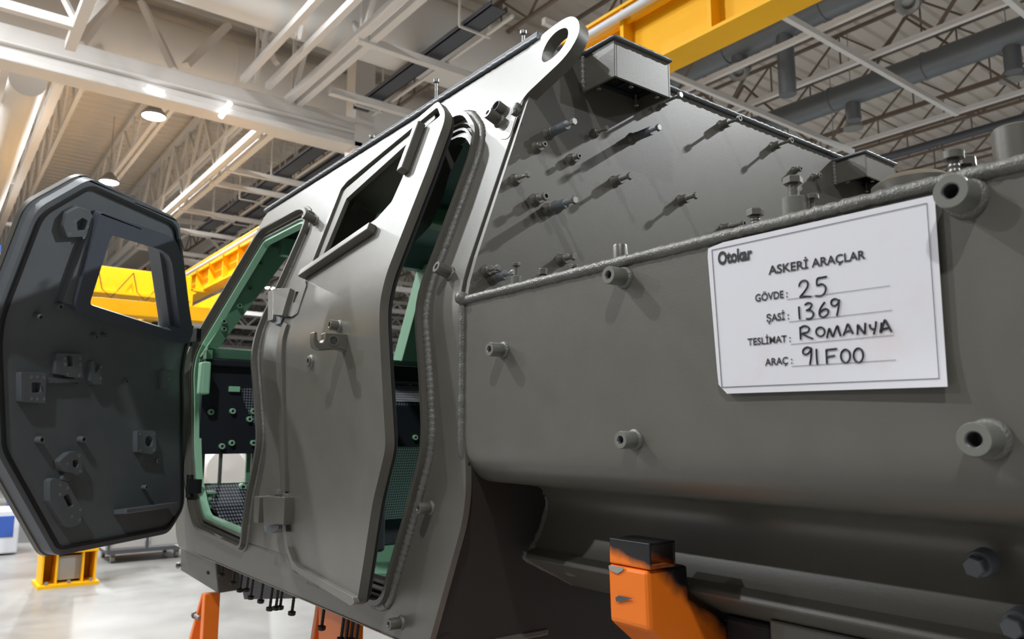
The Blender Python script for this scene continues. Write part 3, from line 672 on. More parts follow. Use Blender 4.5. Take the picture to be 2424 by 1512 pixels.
b.lathe(pp, u, [(0.0115, -0.001), (0.0115, 0.001), (0.0095, 0.001), (0.0095, -0.0005), (0, -0.0005)], 20); b.build('pivot_pin', M['bright'], rdoor, 40)

# ================================================================== INSIDE THE CAB
MB().bb(-3.1, -1.37, 0.90, 2 * YC - 0.90, 1.196, 1.21).build('cab_floor', M['green'], hull, 0)
plate_z('roof_liner', -2.93, -1.25, yr + 0.03, 2 * YC - yr - 0.03, ZR - 0.055, 0.012, HATCH, M['teal'], hull)
MB().prism([(XR - 0.03, y, z) for y, z in [(0.90, 1.47), (0.90, ZB), (sf(2.44) + 0.05, 2.44), (2 * YC - sf(2.44) - 0.05, 2.44), (2 * YC - 0.90, ZB), (2 * YC - 0.90, 1.47)]], (-0.01, 0, 0)).build('rear_liner', M['teal'], hull, 0)
MB().prism([(x, 2 * YC - D - 0.03, z) for x, z in ((-3.1, 1.21), (-1.37, 1.21), (-1.26, 1.47), (-1.26, ZB), (-3.1, ZB))], (0, -0.01, 0)).build('side_liner', M['green'], hull, 0)
b = MB()
for q in farquads(-0.02): b.prism(q, (0, -0.01, 0))
b.build('side_liner', M['teal'], hull, 0)
# windscreen frame: sloping plane from sill to header
WX = lambda z: -3.12 + (z - 1.93) * (0.17 / 0.53)
def wpt(y, z, d=0.0): return V((WX(z) + d, y, z))
wf = MB()
def wbar(pts, d=0.05): wf.prism([wpt(y, z) for y, z in pts], (d, 0, 0))
wbar([(0.86, 1.895), (2 * YC - 0.86, 1.895), (2 * YC - 0.86, 1.935), (0.86, 1.935)], 0.07)
wbar([(0.845, 1.90), (0.90, 1.925), (1.142, 2.345), (1.142, 2.44), (1.055, 2.44), (0.99, 2.22)])
hd = MB(); hd.prism([wpt(y, z) for y, z in [(1.05, 2.338), (2 * YC - 1.05, 2.338), (2 * YC - 1.05, 2.445), (1.05, 2.445)]], (0.055, 0, 0)); hd.build('windscreen_header', M['teal'], hull, 0, 0.003)
wbar([(1.70, 1.93), (1.84, 1.93), (1.80, 2.36), (1.745, 2.36)], 0.09)
wbar([(2 * YC - y, z) for y, z in [(0.845, 1.90), (0.90, 1.925), (1.142, 2.345), (1.142, 2.44), (1.055, 2.44), (0.99, 2.22)]][::-1])
wfo = wf.build('windscreen_frame', M['green'], hull, 0, 0.003)
MB().prism([wpt(0.86, 1.935, -0.05), wpt(2 * YC - 0.86, 1.935, -0.05), wpt(2 * YC - 0.86, 1.95, -0.07), wpt(0.86, 1.95, -0.07)], (0.035, 0, 0)).build('sill_cap', M['paint'], hull, 0, 0.002)
for x, y in ((614, 624), (590, 684), (566, 725), (529, 762), (529, 780)):
    p = at_x(x, y, -2.97)
    for _ in range(4): p = at_x(x, y, WX(p.z) + 0.05)
    boss('frame_boss', wfo, p, (1, 0, 0.1), 0.010, 0.012, 'green', 0.5, False, 16)
p = at_x(684, 596, -2.90); wb = MB(); wb.bb(p.x - 0.02, p.x + 0.02, p.y - 0.035, p.y + 0.05, p.z - 0.02, p.z + 0.05); wb.build('header_bracket', M['green'], hull, 0, 0.003)
# firewall with an open hole, black liner over it
fw = [(0.845, 1.21), (2 * YC - 0.845, 1.21), (2 * YC - 0.845, 1.895), (0.845, 1.895)]
def plate_hole(name, X, t, outer, hole, mt, par):
    b = MB(); lo = [V((X, y, z)) for y, z in outer]; lh = [V((X, y, z)) for y, z in hole]
    tr = geometry.tessellate_polygon([[V((q.y, q.z, 0)) for q in lo], [V((q.y, q.z, 0)) for q in lh]])
    al = lo + lh; n = len(al); k = len(lo); h = len(lh); vs = al + [q + V((t, 0, 0)) for q in al]
    fs = [tuple(q) for q in tr] + [tuple(i + n for i in q[::-1]) for q in tr]
    fs += [(i, (i + 1) % k, (i + 1) % k + n, i + n) for i in range(k)] + [(k + i, k + (i + 1) % h, k + (i + 1) % h + n, k + i + n) for i in range(h)]
    return b.add(vs, fs).build(name, mt, par, 0)
plate_hole('firewall', -3.10, 0.012, fw, [(0.885, 1.418), (1.045, 1.418), (1.045, 1.53), (0.885, 1.53)], M['green'], hull)
dl = plate_hole('dash_liner', -3.045, 0.02, [(0.842, 1.53), (2 * YC - 0.842, 1.53), (2 * YC - 0.842, 1.885), (0.842, 1.885)], [(1.9, 1.6), (1.95, 1.6), (1.95, 1.65), (1.9, 1.65)], M['black'], hull)
MB().bb(-3.06, -3.0, 0.842, 2 * YC - 0.842, 1.862, 1.888).build('dash_top', M['black'], hull, 0, 0.004)
MB().prism([at_x(572, 920, -3.02), at_x(640, 915, -3.02), at_x(640, 1030, -3.02), at_x(612, 1025, -3.02), at_x(580, 960, -3.02)], (-0.004, 0, 0)).build('studded_patch', M['perf'], dl, 0)
MB().bb(-3.06, -3.04, 0.845, 2 * YC - 0.86, 1.215, 1.412).build('foot_liner', M['perf'], hull, 0)
MB().prism([(-3.035, 0.86, 1.405), (-2.72, 0.90, 1.214), (-2.72, 2 * YC - 0.90, 1.214), (-3.035, 2 * YC - 0.86, 1.405)], (0.006, 0, 0.01)).build('toe_liner', M['perf'], hull, 0)
plate_hole('opening_rim', -3.05, 0.012, [(0.925, 1.405), (1.075, 1.405), (1.075, 1.545), (0.925, 1.545)], [(0.936, 1.42), (1.048, 1.42), (1.048, 1.53), (0.936, 1.53)], M['steel'], hull)
for x, y in ((498,975),(549,973),(598,973),(589,992),(524,1056),(547,1048),(598,1048)):
    boss('liner_boss', dl, at_x(x, y, -3.024), (1, 0, 0), 0.011, 0.014, 'mint', 0.45, False, 18)
for a, c in (((541,914),(566,928)),):
    p, q = at_x(*a, -3.024), at_x(*c, -3.024); MB().bb(-3.026, -3.012, p.y, q.y, q.z, p.z).build('mounting_pad', M['mint'], dl, 0, 0.002)
p, q = at_x(473, 857, -2.98), at_x(489, 934, -2.98); MB().bb(-3.0, -2.94, p.y, q.y, q.z, p.z).build('side_pad', M['mint'], hull, 0, 0.006)
p, q = at_x(487, 828, -3.0), at_x(501, 850, -3.0); MB().bb(-3.03, -2.99, p.y, q.y, q.z, p.z).build('corner_pad', M['green'], hull, 0, 0.002)
p = at_x(570, 1152, -3.03); boss('liner_boss', hull, p, (1, 0, 0), 0.014, 0.03, 'mint', 0.4, False, 18)
p = at_x(497, 1180, -2.96); b = MB(); b.bb(p.x - 0.02, p.x + 0.02, p.y - 0.016, p.y + 0.016, p.z + 0.018, p.z + 0.028); b.bb(p.x - 0.02, p.x + 0.02, p.y - 0.016, p.y + 0.016, p.z - 0.034, p.z - 0.022); b.cyl(p + V((0, 0, -0.03)), p + V((0, 0, 0.02)), 0.010); b.build('pedal_bracket', M['mint'], hull, 30, 0.002)
# things seen through the gap of the rear door: centre console, ribbed floor box, seat base
c0, c1 = at_x(925, 890, -2.55), at_x(1010, 935, -2.55)
MB().bb(-2.60, -2.55, 1.25, 2.2, 1.80, 1.86).build('console_shelf', M['black'], hull, 0, 0.004)
p = at_x(969, 916, -2.549); boss('liner_boss', hull, p, (1, 0, 0), 0.010, 0.01, 'mint', 0.45, False, 18)
MB().prism([(-2.55, 1.28, 1.79), (-2.32, 1.24, 1.715), (-2.32, 1.75, 1.715), (-2.55, 1.75, 1.79)], (0, 0, -0.02)).build('console_slope', M['perf'], hull, 0, 0.002)
MB().bb(-2.36, -2.31, 1.24, 1.95, 1.56, 1.70).build('console_front', M['black'], hull, 0, 0.004)
p = at_x(981, 1035, -2.309); boss('liner_boss', hull, p, (1, 0, 0), 0.009, 0.01, 'mint', 0.45, False, 18)
MB().prism([(-2.42, 1.20, 1.56), (-2.42, 1.85, 1.56), (-2.52, 1.85, 1.30), (-2.52, 1.20, 1.30)], (-0.02, 0, 0)).build('seat_mesh', M['perf2'], hull, 0, 0.003)
MB().bb(-2.60, -2.40, 1.02, 1.30, 1.21, 1.62).build('seat_side', M['black'], hull, 0, 0.01)
MB().bb(-2.66, -2.52, 1.20, 1.95, 1.21, 1.31).build('seat_base', M['black'], hull, 0, 0.006)
# roof rib and hatch ring inside
MB().bb(-2.40, -2.31, yr + 0.05, 2 * YC - yr - 0.05, 2.36, 2.425).build('roof_rib', M['green'], hull, 0, 0.01)
MB().lathe((HATCH[0], HATCH[1], ZR + 0.012), (0, 0, -1), [(0.355, 0), (0.355, 0.12), (0.39, 0.12), (0.39, 0.05)], 40).build('hatch_ring', M['green'], hull, 40)

# ================================================================== THE PAPER SIGN on the flank box
YS = D - 0.006
sheet_px = [(1673,582),(2205,460),(2213,468),(2243,915),(1720,932),(1706,924),(1700,916)]
YSo = lambda x, y: YS - 0.004 * max(0, (y - 780) / 140) ** 2 * max(0, (x - 1900) / 340)
sp = [at_y(x, y, YSo(x, y)) for x, y in sheet_px]
sign = empty('paper_sign', at_y(1960, 700, YS), 'white paper form with printed headings and black handwriting, stuck on the hull flank', 'sign')
n_ = 14; sb = MB()
TL, TR_, BR, BL = V((1673, 582)), V((2212, 461)), V((2243, 915)), V((1702, 932))
def uvpx(u, v): return TL * (1 - u) * (1 - v) + TR_ * u * (1 - v) + BR * u * v + BL * (1 - u) * v
def cut(u, v):
    if u < 0.04 and v > 0.955: return u + (v - 0.955) * 0.7 * 0 , v
    return u, v
gr = [[at_y(*uvpx(i / n_, j / n_), YSo(*uvpx(i / n_, j / n_))) for i in range(n_ + 1)] for j in range(n_ + 1)]
gr[n_][0] = at_y(1721, 931.5, YS); gr[n_ - 1][0] = at_y(1701, 910, YS); gr[0][0] = at_y(1676, 588, YS)
vs = [p for r_ in gr for p in r_]; k = n_ + 1
fs = [(j * k + i, j * k + i + 1, (j + 1) * k + i + 1, (j + 1) * k + i) for j in range(n_) for i in range(n_)]
nv = len(vs); vs = vs + [p + V((0, 0.0004, 0)) for p in vs]; fs = fs + [tuple(i + nv for i in f[::-1]) for f in fs]
rim = [i for i in range(k)] + [j * k + n_ for j in range(1, k)] + [n_ * k + i for i in range(n_ - 1, -1, -1)] + [j * k for j in range(n_ - 1, 0, -1)]
fs += [(rim[i], rim[(i + 1) % len(rim)], rim[(i + 1) % len(rim)] + nv, rim[i] + nv) for i in range(len(rim))]
sb.add(vs, fs); sb.build('paper', M['paper'], sign, 60)
def onpaper(x, y, lift=0.0007): return at_y(x, y, YSo(x, y) - lift)
def strip(b, a, c, wpx):
    a, c = V(a), V(c); d = (c - a).normalized(); nn = V((-d.y, d.x)) * wpx / 2; K = 10
    for i in range(K):
        p, q = a.lerp(c, i / K), a.lerp(c, (i + 1) / K)
        b.add([onpaper(*(p + nn)), onpaper(*(q + nn)), onpaper(*(q - nn)), onpaper(*(p - nn))], [(0, 1, 2, 3)])
b = MB(); cs = [(1685, 592), (2194, 481), (2223, 895.5), (1708.7, 916.5)]
for a, c in zip(cs, cs[1:] + cs[:1]): strip(b, a, c, 1.6)
b.build('border_line', M['ink'], sign, 0)
for a, c in (((1863, 709), (2107, 676)), ((1867, 762), (2112, 734)), ((1872, 815), (2116, 793)), ((1874, 867), (2120.5, 851.7))):
    b = MB(); strip(b, a, c, 1.0); b.build('ruled_line', M['ink'], sign, 0)
def text(name, s, p0, p1, cap, weight=0.012, lean=0.0, sq=None):
    cu = bpy.data.curves.new(name, 'FONT'); cu.body = s; cu.size = 1.0; cu.offset = weight; cu.resolution_u = 4
    ob = bpy.data.objects.new(name, cu); COL.objects.link(ob)
    dg = bpy.context.evaluated_depsgraph_get(); dg.update(); me = bpy.data.meshes.new_from_object(ob.evaluated_get(dg))
    bpy.data.objects.remove(ob); bpy.data.curves.remove(cu)
    xs = [v.co.x for v in me.vertices]; x0, x1 = min(xs), max(xs); H = 0.729
    p0, p1 = V(p0), V(p1); d = p1 - p0
    up2 = V((-0.055, -1.0)) * cap / H
    for v in me.vertices:
        q = p0 + d * ((v.co.x - x0) / (x1 - x0)) + up2 * v.co.y; v.co = onpaper(q.x, q.y, 0.0008)
    me.materials.clear(); me.materials.append(M['ink']); return link(name, me, sign, 0)
text('printed_text', 'Otokar', (1700, 626.5), (1781, 612), 30, 0.042)
text('printed_text', 'ASKER\u0130 ARA\u00c7LAR', (1819, 650), (2048.5, 611.5), 21, 0.022)
text('printed_text', 'G\u00d6VDE :', (1788, 714), (1864.6, 703), 18, 0.022)
text('printed_text', '\u015eAS\u0130 :', (1814.5, 762), (1868, 755), 18, 0.022)
text('printed_text', 'TESL\u0130MAT :', (1770, 817.5), (1872, 808.5), 17, 0.018)
text('printed_text', 'ARA\u00c7 :', (1811, 865.5), (1876, 860), 17.5, 0.018)
def ell(cx, cy, rx, ry, a0=0, a1=360, n=18):
    return [(cx + rx * math.cos(math.radians(a0 + (a1 - a0) * i / n)), cy + ry * math.sin(math.radians(a0 + (a1 - a0) * i / n))) for i in range(n + 1)]
HW = {'2': [[(832,708),(835,688),(850,670),(872,666),(889,680),(888,708),(870,738),(848,765),(838,778),(870,773),(912,775)]],
      '5': [[(1018,640),(985,646),(954,655),(953,700),(980,690),(1003,700),(1012,722),(1003,750),(980,768),(942,770)]],
      '1': [[(830,842),(832,885),(836,928)]], '3': [[(870,832),(890,818),(912,822),(915,838),(900,857),(880,868),(908,868),(927,885),(925,908),(905,922),(880,924)]],
      '6': [[(1005,812),(985,838),(970,870),(970,898),(985,912),(1008,906),(1026,888),(1028,868),(1012,858),(990,866),(975,882)]],
      '9': [[(1098,800),(1075,790),(1053,800),(1048,822),(1062,838),(1082,832),(1097,812),(1102,795),(1099,840),(1086,905)]],
      'R': [[(838,980),(840,1020),(842,1065)], [(836,990),(860,974),(888,978),(900,995),(888,1014),(852,1025),(885,1043),(925,1060)]],
      'O': [ell(975,1012,29,30,-100,265)], 'M': [[(1020,1055),(1027,1020),(1035,990),(1048,1020),(1060,1045),(1075,1005),(1090,972),(1100,1005),(1112,1042)]],
      'A': [[(1130,1038),(1145,1000),(1160,960),(1178,992),(1195,1025)], [(1142,1012),(1188,1002)]], 'N': [[(1225,1032),(1227,998),(1228,965),(1250,995),(1275,1027),(1277,990),(1278,952)]],
      'Y': [[(1308,962),(1312,985),(1328,996),(1345,988)], [(1350,942),(1347,985),(1335,1030)]], 'A2': [[(1378,1018),(1384,985),(1388,950)], [(1384,1020),(1398,975),(1410,932),(1432,968),(1456,1012)], [(1390,998),(1440,984)]],
      '9b': [[(908,1122),(885,1117),(863,1130),(857,1152),(870,1166),(893,1158),(910,1135),(914,1125),(913,1180),(904,1235)]], '1b': [[(948,1128),(950,1180),(955,1232)]],
      'F': [[(1015,1132),(1017,1180),(1020,1228)], [(1014,1134),(1050,1130),(1086,1127)], [(1018,1182),(1072,1173)]], '0': [ell(1145,1176,31,44,-80,285)], '0b': [ell(1232,1171,32,47,-80,285)]}
for key, strokes in HW.items():
    b = MB()
    for st in strokes:
        P = [(1600 + x / 2.853, 430 + y / 2.853) for x, y in st]; P = densify(P, 4) if len(P) > 2 else P
        b.tube([onpaper(x, y, 0.0006) for x, y in P], 0.00105, 6)
    b.v = [(x, YS - 0.0011 + (y - YS) * 0.25 if False else y, z) for x, y, z in b.v]
    b.build('handwritten_stroke', M['ink'], sign, 60)

# ================================================================== ORANGE SUPPORT STANDS
st = empty('support_stand', (-0.84, 1.25, 0), 'orange steel support stand with a blackened top pad, under the flank near the camera', 'support stand', 'orange support stands')
X0_, X1_ = -0.880, -0.798
b = MB(); b.prism([(X0_, 0.862, 1.322), (X0_, 0.860, 1.405), (X0_, 0.950, 1.405), (X0_, 0.952, 1.355), (X0_, 0.99, 1.336), (X0_, 1.27, 1.196), (X0_, 1.55, 1.186), (X0_, 1.55, 1.0), (X0_, 1.25, 1.02)], (X1_ - X0_, 0, 0))
b.build('arm', M['overspray'], st, 0, 0.006, (-0.84, 0.92, 1.405))
b = MB(); y0, y1, z0, z1 = 0.862, 0.918, 1.4065, 1.444
for q in ((y0, y0 + 0.004, z0, z1), (y1 - 0.004, y1, z0, z1), (y0, y1, z0, z0 + 0.004), (y0, y1, z1 - 0.004, z1)): b.bb(X0_ + 0.003, X1_ + 0.004, *q)
b.build('tube_pad', M['overspray2'], st, 0, 0.0015, (-0.84, 0.90, 1.425))
MB().bb(X0_, X1_, 1.40, 1.55, 0.02, 1.0).build('column', M['orange'], st, 0, 0.004)
MB().bb(X0_ - 0.15, X1_ + 0.15, 1.25, 1.70, 0, 0.02).build('base_plate', M['orange'], st, 0, 0.003)
b = MB(); b.prism([at_y(x, y, 0.8588) for x, y in ((1441,1338),(1478,1342),(1474,1350),(1462,1357),(1450,1352),(1442,1346))], (0, -0.0006, 0)); b.build('paint_chip', M['chip'], st, 0)
b = MB(); b.prism([at_y(x, y, 0.8588) for x, y in ((1457,1414),(1465,1409),(1480,1412),(1498,1416),(1480,1420),(1460,1424))], (0, -0.0006, 0)); b.build('paint_chip', M['tray'], st, 0)
def aframe(loc_x, y0, x_top, x_bot, wtop, label):
    s_ = empty('support_stand', (loc_x, y0, 0), label, 'support stand', 'orange support stands')
    b = MB(); zt = 1.025 if x_top < -2.8 else 1.165
    b.prism([(x_top, y0, zt), (x_top, y0, 0.02), (x_top - 0.06, y0, 0.02), (x_top - wtop, y0, zt)], (0, 0.055, 0)); b.build('upright', M['orange'], s_, 0, 0.003)
    b = MB(); b.prism([(x_top - wtop, y0 + 0.002, zt - 0.005), (x_top - wtop - 0.02, y0 + 0.002, zt - 0.005), (x_bot - 0.03, y0 + 0.002, 0.02), (x_bot + 0.04, y0 + 0.002, 0.02)], (0, 0.05, 0)); b.build('brace', M['orange'], s_, 0, 0.003)
    b = MB(); b.bb(x_bot - 0.1, x_top + 0.1, y0 - 0.1, y0 + 0.3, 0, 0.02); b.build('base_plate', M['orange'], s_, 0)
    return s_
s1 = aframe(-3.1, 0.889, -3.0, -3.72, 0.035, 'orange A-frame support stand below the front nose of the hull')
p = at_y(462, 1456, 0.889); b = MB(); b.cyl(p + V((-0.005, 0, 0)), p + V((0.06, 0.0, 0)), 0.008, 10); b.cyl(p + V((-0.012, 0, 0)), p, 0.013, 8); b.build('pin', M['lampbody'], s1, 40)
aframe(-2.05, 0.90, -1.87, -2.35, 0.16, 'orange support stand under the middle of the cab, only its top showing')

# ================================================================== LAMPS
def lamp(x, y, z, wt, label):
    o = empty('high_bay_lamp', (x, y, z), label, 'ceiling lamp', 'high bay lamps')
    MB().lathe((x, y, z), (0, 0, 1), [(0.26, 0.0), (0.27, 0.06), (0.16, 0.20), (0.08, 0.30), (0, 0.30)], 24).build('housing', M['lampbody'], o, 40)
    MB().lathe((x, y, z + 0.005), (0, 0, -1), [(0.0, 0.0), (0.25, 0.0), (0.24, 0.012), (0.0, 0.016)], 24).build('lens', M['lamp'], o, 40)
    MB().cyl((x, y, z + 0.3), (x, y, DECK + 0.12), 0.008, 6).build('suspension_rod', M['lampbody'], o, 0)
    ld = bpy.data.lights.new('high_bay_light', 'AREA'); ld.shape = 'DISK'; ld.size = 0.34; ld.energy = LAMP_W * wt; ld.color = (0.955, 0.985, 1.0)
    lo = bpy.data.objects.new('high_bay_light', ld); COL.objects.link(lo); lo.location = (0, 0, -0.03); lo.parent = o
LL = ['bright high bay lamp hanging under the ceiling, the higher one left of the hull', 'bright high bay lamp just above the open front door',
      'small bright far lamp seen through the front door opening', 'high bay lamp above the upper edge of the view at left', 'high bay lamp over the left aisle, outermost beside the cab', 'high bay lamp behind the viewer on the left', 'high bay lamp over the left aisle, beyond the cab nose', 'high bay lamp over the left aisle, at its far end',
      'added unseen lamp for the cab side gloss, just ahead of the cab nose', 'high bay lamp behind the viewer on the right, over the right bay', 'added unseen lamp brightening the rear wall, far behind the viewer, right bay', 'added unseen lamp brightening the rear wall, far behind the viewer, outer right bay', 'high bay lamp straight above the open front door', 'added unseen lamp brightening the ceiling, deep in the right bay', 'added lamp brightening the right bay, hidden behind the cab', 'added lamp brightening the right bay, hidden far behind the cab',
      'added unseen fill lamp over the far left aisle, the one nearest the viewer', 'added unseen fill lamp over the far left aisle, the middle one', 'added unseen fill lamp over the far left aisle, its farthest one']  # lamps called added only brighten deck, floor, rear wall and cab gloss
for (x, y, z, wt), lb in zip(LAMPS, LL): lamp(x, y, z, wt, lb)

# ================================================================== HALL STEEL AND SERVICES
def one(name, mb, mt, label, cat, group=None, smooth=0, loc=None):
    return tag(mb.build(name, mt, None, smooth), label, cat, group)
# yellow crane runway along the hall
gy, gz0, gz1 = 5.64, 5.40, 6.22
run = empty('crane_runway', (-18, gy + 0.15, gz0), 'long yellow crane runway girder passing behind the cab roof', 'crane girder')
xa, xb = -46.0, -1.6
MB().bb(xa, xb, gy, gy + 0.36, gz0, gz0 + 0.035).bb(xa, xb, gy, gy + 0.36, gz1 - 0.035, gz1).bb(xa, xb, gy + 0.17, gy + 0.19, gz0 + 0.035, gz1 - 0.035).build('beam', M['yellow'], run, 0)
b = MB(); x = xa + 0.3
while x < xb: MB().bb(x, x + 0.05, gy + 0.02, gy + 0.17, gz0 + 0.035, gz1 - 0.035).build('stiffener', M['yellow'], run, 0); x += 1.15
MB().bb(xa, xb, gy + 0.05, gy + 0.10, gz1 - 0.20, gz1 - 0.12).build('rail_ledge', M['yellow'], run, 0)
MB().bb(xa, xb, gy + 0.13, gy + 0.23, gz1, gz1 + 0.06).build('rail', M['white'], run, 0)
MB().cyl((xa, gy - 0.04, gz1 - 0.16), (xb, gy - 0.04, gz1 - 0.16), 0.045, 12).build('conductor_tube', M['cabinet'], run, 40)
# yellow bridge cranes across the hall, at left
def bridge(X, y0, y1, z0, z1, label, wd=0.45):
    o = empty('bridge_crane', (X, (y0 + y1) / 2, z0), label, 'crane girder', 'yellow bridge cranes')
    MB().bb(X - wd / 2, X + wd / 2, y0, y1, z0, z1).build('girder', M['yellow'], o, 0, 0.01)
    MB().bb(X - wd / 2 - 0.10, X + wd / 2 + 0.10, y0, y1, z0 - 0.06, z0).build('bottom_flange', M['yellow'], o, 0)
    return o
Xc = -20.0
zt_, zb_ = at_x(230, 632, Xc).z, at_x(230, 690, Xc).z
br1 = bridge(Xc, -10, 5.1, zb_, zt_, 'yellow box girder of a bridge crane, uppermost beam in the door window')
b = MB()
for i in range(14):
    y = -6 + i * 0.75; b.tube([(Xc + 0.30, y, zt_ - 0.1), (Xc + 0.32, y + 0.1, zt_ - 0.55), (Xc + 0.32, y + 0.3, zt_ - 0.75), (Xc + 0.30, y + 0.75, zt_ - 0.1)], 0.012, 5)
b.build('festoon_cable', M['blackbolt'], br1, 40)
MB().bb(Xc - 0.2, Xc + 0.1, 0.2, 1.1, zt_ + 0.0, zt_ + 0.22).build('blue_housing', M['blue'], br1, 0)
Xc2 = -17.5
bridge(Xc2, -8, 4.9, at_x(225, 735, Xc2).z, at_x(225, 705, Xc2).z, 'yellow lower bridge crane beam crossing the bottom of the door window', 0.3)
bridge(-27.0, -10, 5.2, at_x(300, 745, -27).z, at_x(300, 718, -27).z, 'yellow far bridge crane beam seen between the two nearer ones', 0.4)
end = empty('end_carriage', (-19.1, 5.3, gz0 - 0.9), 'yellow crane end carriage with a grey motor box, just right of the open front door', 'crane part')
MB().bb(-21.0, -17.2, 5.15, 5.45, gz0 - 0.95, gz0 - 0.62).build('carriage_beam', M['yellow'], end, 0)
p = at_x(467, 753, -19.0)
MB().bb(-19.4, -18.6, p.y - 0.16, p.y + 0.16, p.z - 0.16, p.z + 0.16).build('motor_box', M['cabinet'], end, 0, 0.01)
MB().bb(-20.95, -20.75, 5.2, 5.4, gz0 - 0.62, gz0 - 0.02).bb(-20.95, -20.75, 5.2, gy + 0.15, gz0 - 0.06, gz0 - 0.001).build('hanger', M['yellow'], end, 0)

# white transverse crane beam with its rail, high at left
Xw = -15.0
zt, zb = at_x(0, 62, Xw).z, at_x(0, 152, Xw).z
wb_ = empty('white_cross_beam', (Xw, 2.5, zb), 'broad white steel beam crossing the hall high at left', 'beam')
hh = zt - zb
MB().bb(Xw - 0.18, Xw + 0.18, -12, 7.2, zb + hh * 0.55, zt).build('upper_beam', M['white'], wb_, 0, 0.02)
MB().bb(Xw - 0.30, Xw + 0.24, -12, 7.2, zb + hh * 0.46, zb + hh * 0.53).build('flange', M['white'], wb_, 0)
MB().bb(Xw - 0.10, Xw + 0.12, -12, 7.2, zb + hh * 0.20, zb + hh * 0.46).build('web', M['white'], wb_, 0)
MB().bb(Xw - 0.25, Xw + 0.25, -12, 7.2, zb, zb + hh * 0.2).build('lower_beam', M['white'], wb_, 0, 0.02)
one('steel_column', MB().bb(Xw - 0.25, Xw + 0.25, 7.0, 7.45, 0, DECK), M['white'], 'white steel column at the right end of the white cross beam', 'column')
one('steel_column', MB().bb(-34.3, -33.8, 7.6, 8.1, 0, DECK), M['white'], 'far pale column glimpsed above the yellow runway left of the cab', 'column')
one('wall_unit', MB().bb(-37.3, -36.8, 8.6, 10.9, 4.0, 8.2), M['wall'], 'grey wall cladding panel behind the far column', 'panel')
# tube lights below the beam
for (xa_, ya_), (xb_, yb_), lb in (((348,206),(388,220),'short white tube light under the white cross beam, left one'), ((545,243),(522,277),'short white tube light under the white cross beam, tilted one')):
    p, q = at_x(xa_, ya_, Xw + 0.29), at_x(xb_, yb_, Xw + 0.29)
    o = one('tube_light', MB().cyl(p, q, 0.05, 10), M['tube'], lb, 'light', 'tube lights', 40)
    MB().beam((p + q) / 2, (p + q) / 2 + V((-0.12, 0, 0.06)), 0.05, 0.05).build('bracket', M['white'], o, 0)
# big white ducts across the hall
one('air_duct', MB().cyl((-12.6, 0.6, 9.55), (-12.6, 11.0, 9.55), 0.80, 32), M['whiteduct'], 'large white round duct across the ceiling, the nearer one at the top edge', 'duct', None, 40)
o = empty('air_duct', (-17.4, 3, 9.3), 'large white round duct across the ceiling, the farther one above the white beam', 'duct')
MB().cyl((-17.4, -8, 10.0), (-17.4, 11, 10.0), 0.72, 32).build('pipe', M['whiteduct'], o, 40)
for y in (-4, -1, 2, 5, 8): MB().lathe((-17.4, y, 10.0), (0, 1, 0), [(0.72, -0.03), (0.735, -0.02), (0.735, 0.02), (0.72, 0.03)], 32).build('joint_band', M['whiteduct'], o, 40)
p = at_z(66, 190, 8.0)
one('air_duct', MB().cyl((p.x - 14, p.y, 8.0), (p.x, p.y, 8.0), 0.30, 28), M['whiteduct'], 'shiny white duct running away along the far left of the ceiling', 'duct', None, 40)

# roof trusses along the hall
def truss(y, x0, x1, z0, z1, gap, r, label, mt='white', pitch=3.2, off=0.0):
    o = empty('roof_truss', ((x0 + x1) / 2, y, z0), label, 'roof truss', 'white tubular roof trusses')
    for s_ in ((-1, 1) if gap else (0,)):
        MB().beam((x0, y + s_ * gap / 2, z0), (x1, y + s_ * gap / 2, z0), r * 2, r * 2).build('bottom_chord', M[mt], o, 0)
    MB().beam((x0, y, z1), (x1, y, z1), r * 2, r * 2).build('top_chord', M[mt], o, 0)
    b = MB(); x = x0 + off; up = True
    while x + pitch / 2 <= x1:
        b.beam((x, y, z0 if up else z1), (x + pitch / 2, y, z1 if up else z0), r * 1.1, r * 1.1)
        if up: b.beam((x, y, z0), (x, y, z1), r * 0.9, r * 0.9)
        x += pitch / 2; up = not up
    b.build('web_bars', M[mt], o, 0); return o
truss(5.72, -94, -16.2, 8.5, 10.8, 0.30, 0.075, 'white double-tube truss running away from the white beam above the yellow runway')
truss(5.62, -14.9, -3.0, 8.5, 10.8, 0.24, 0.070, 'white double-tube truss nearest the cab, ending at the top edge of the view')
p = at_z(145, 180, 8.5); q = at_z(40, 520, 8.5)
truss(p.y, -46, p.x, 8.5, 10.8, 0, 0.09, 'white truss at far left running down behind the open front door')
p2 = at_z(215, 180, 9.2)
truss(p2.y, -44, p2.x + 1.0, 9.4, 10.8, 0, 0.05, 'thin pale truss beside the left white truss', 'white', 2.4)
p3 = at_z(8, 180, 8.5)
truss(p3.y, -40, p3.x + 1, 8.5, 10.8, 0, 0.07, 'white truss at the very left edge of the view')
p4 = at_z(415, 235, 9.6); 
truss(p4.y, -46, p4.x, 9.6, 10.85, 0.18, 0.05, 'thin pale double truss passing the upper bright lamp', 'white', 2.8)
p5 = at_z(590, 275, 9.4)
truss(p5.y, -46, p5.x, 9.4, 10.85, 0.12, 0.05, 'thin pale truss right of the two bright lamps', 'white', 2.6)
p6 = at_z(795, 0, 8.6); q6 = at_z(580, 190, 8.6)
truss(p6.y, q6.x, p6.x + 1, 8.6, 10.6, 0.5, 0.06, 'white twin tube frame hanging before the ducts at the top edge', 'white', 2.2)
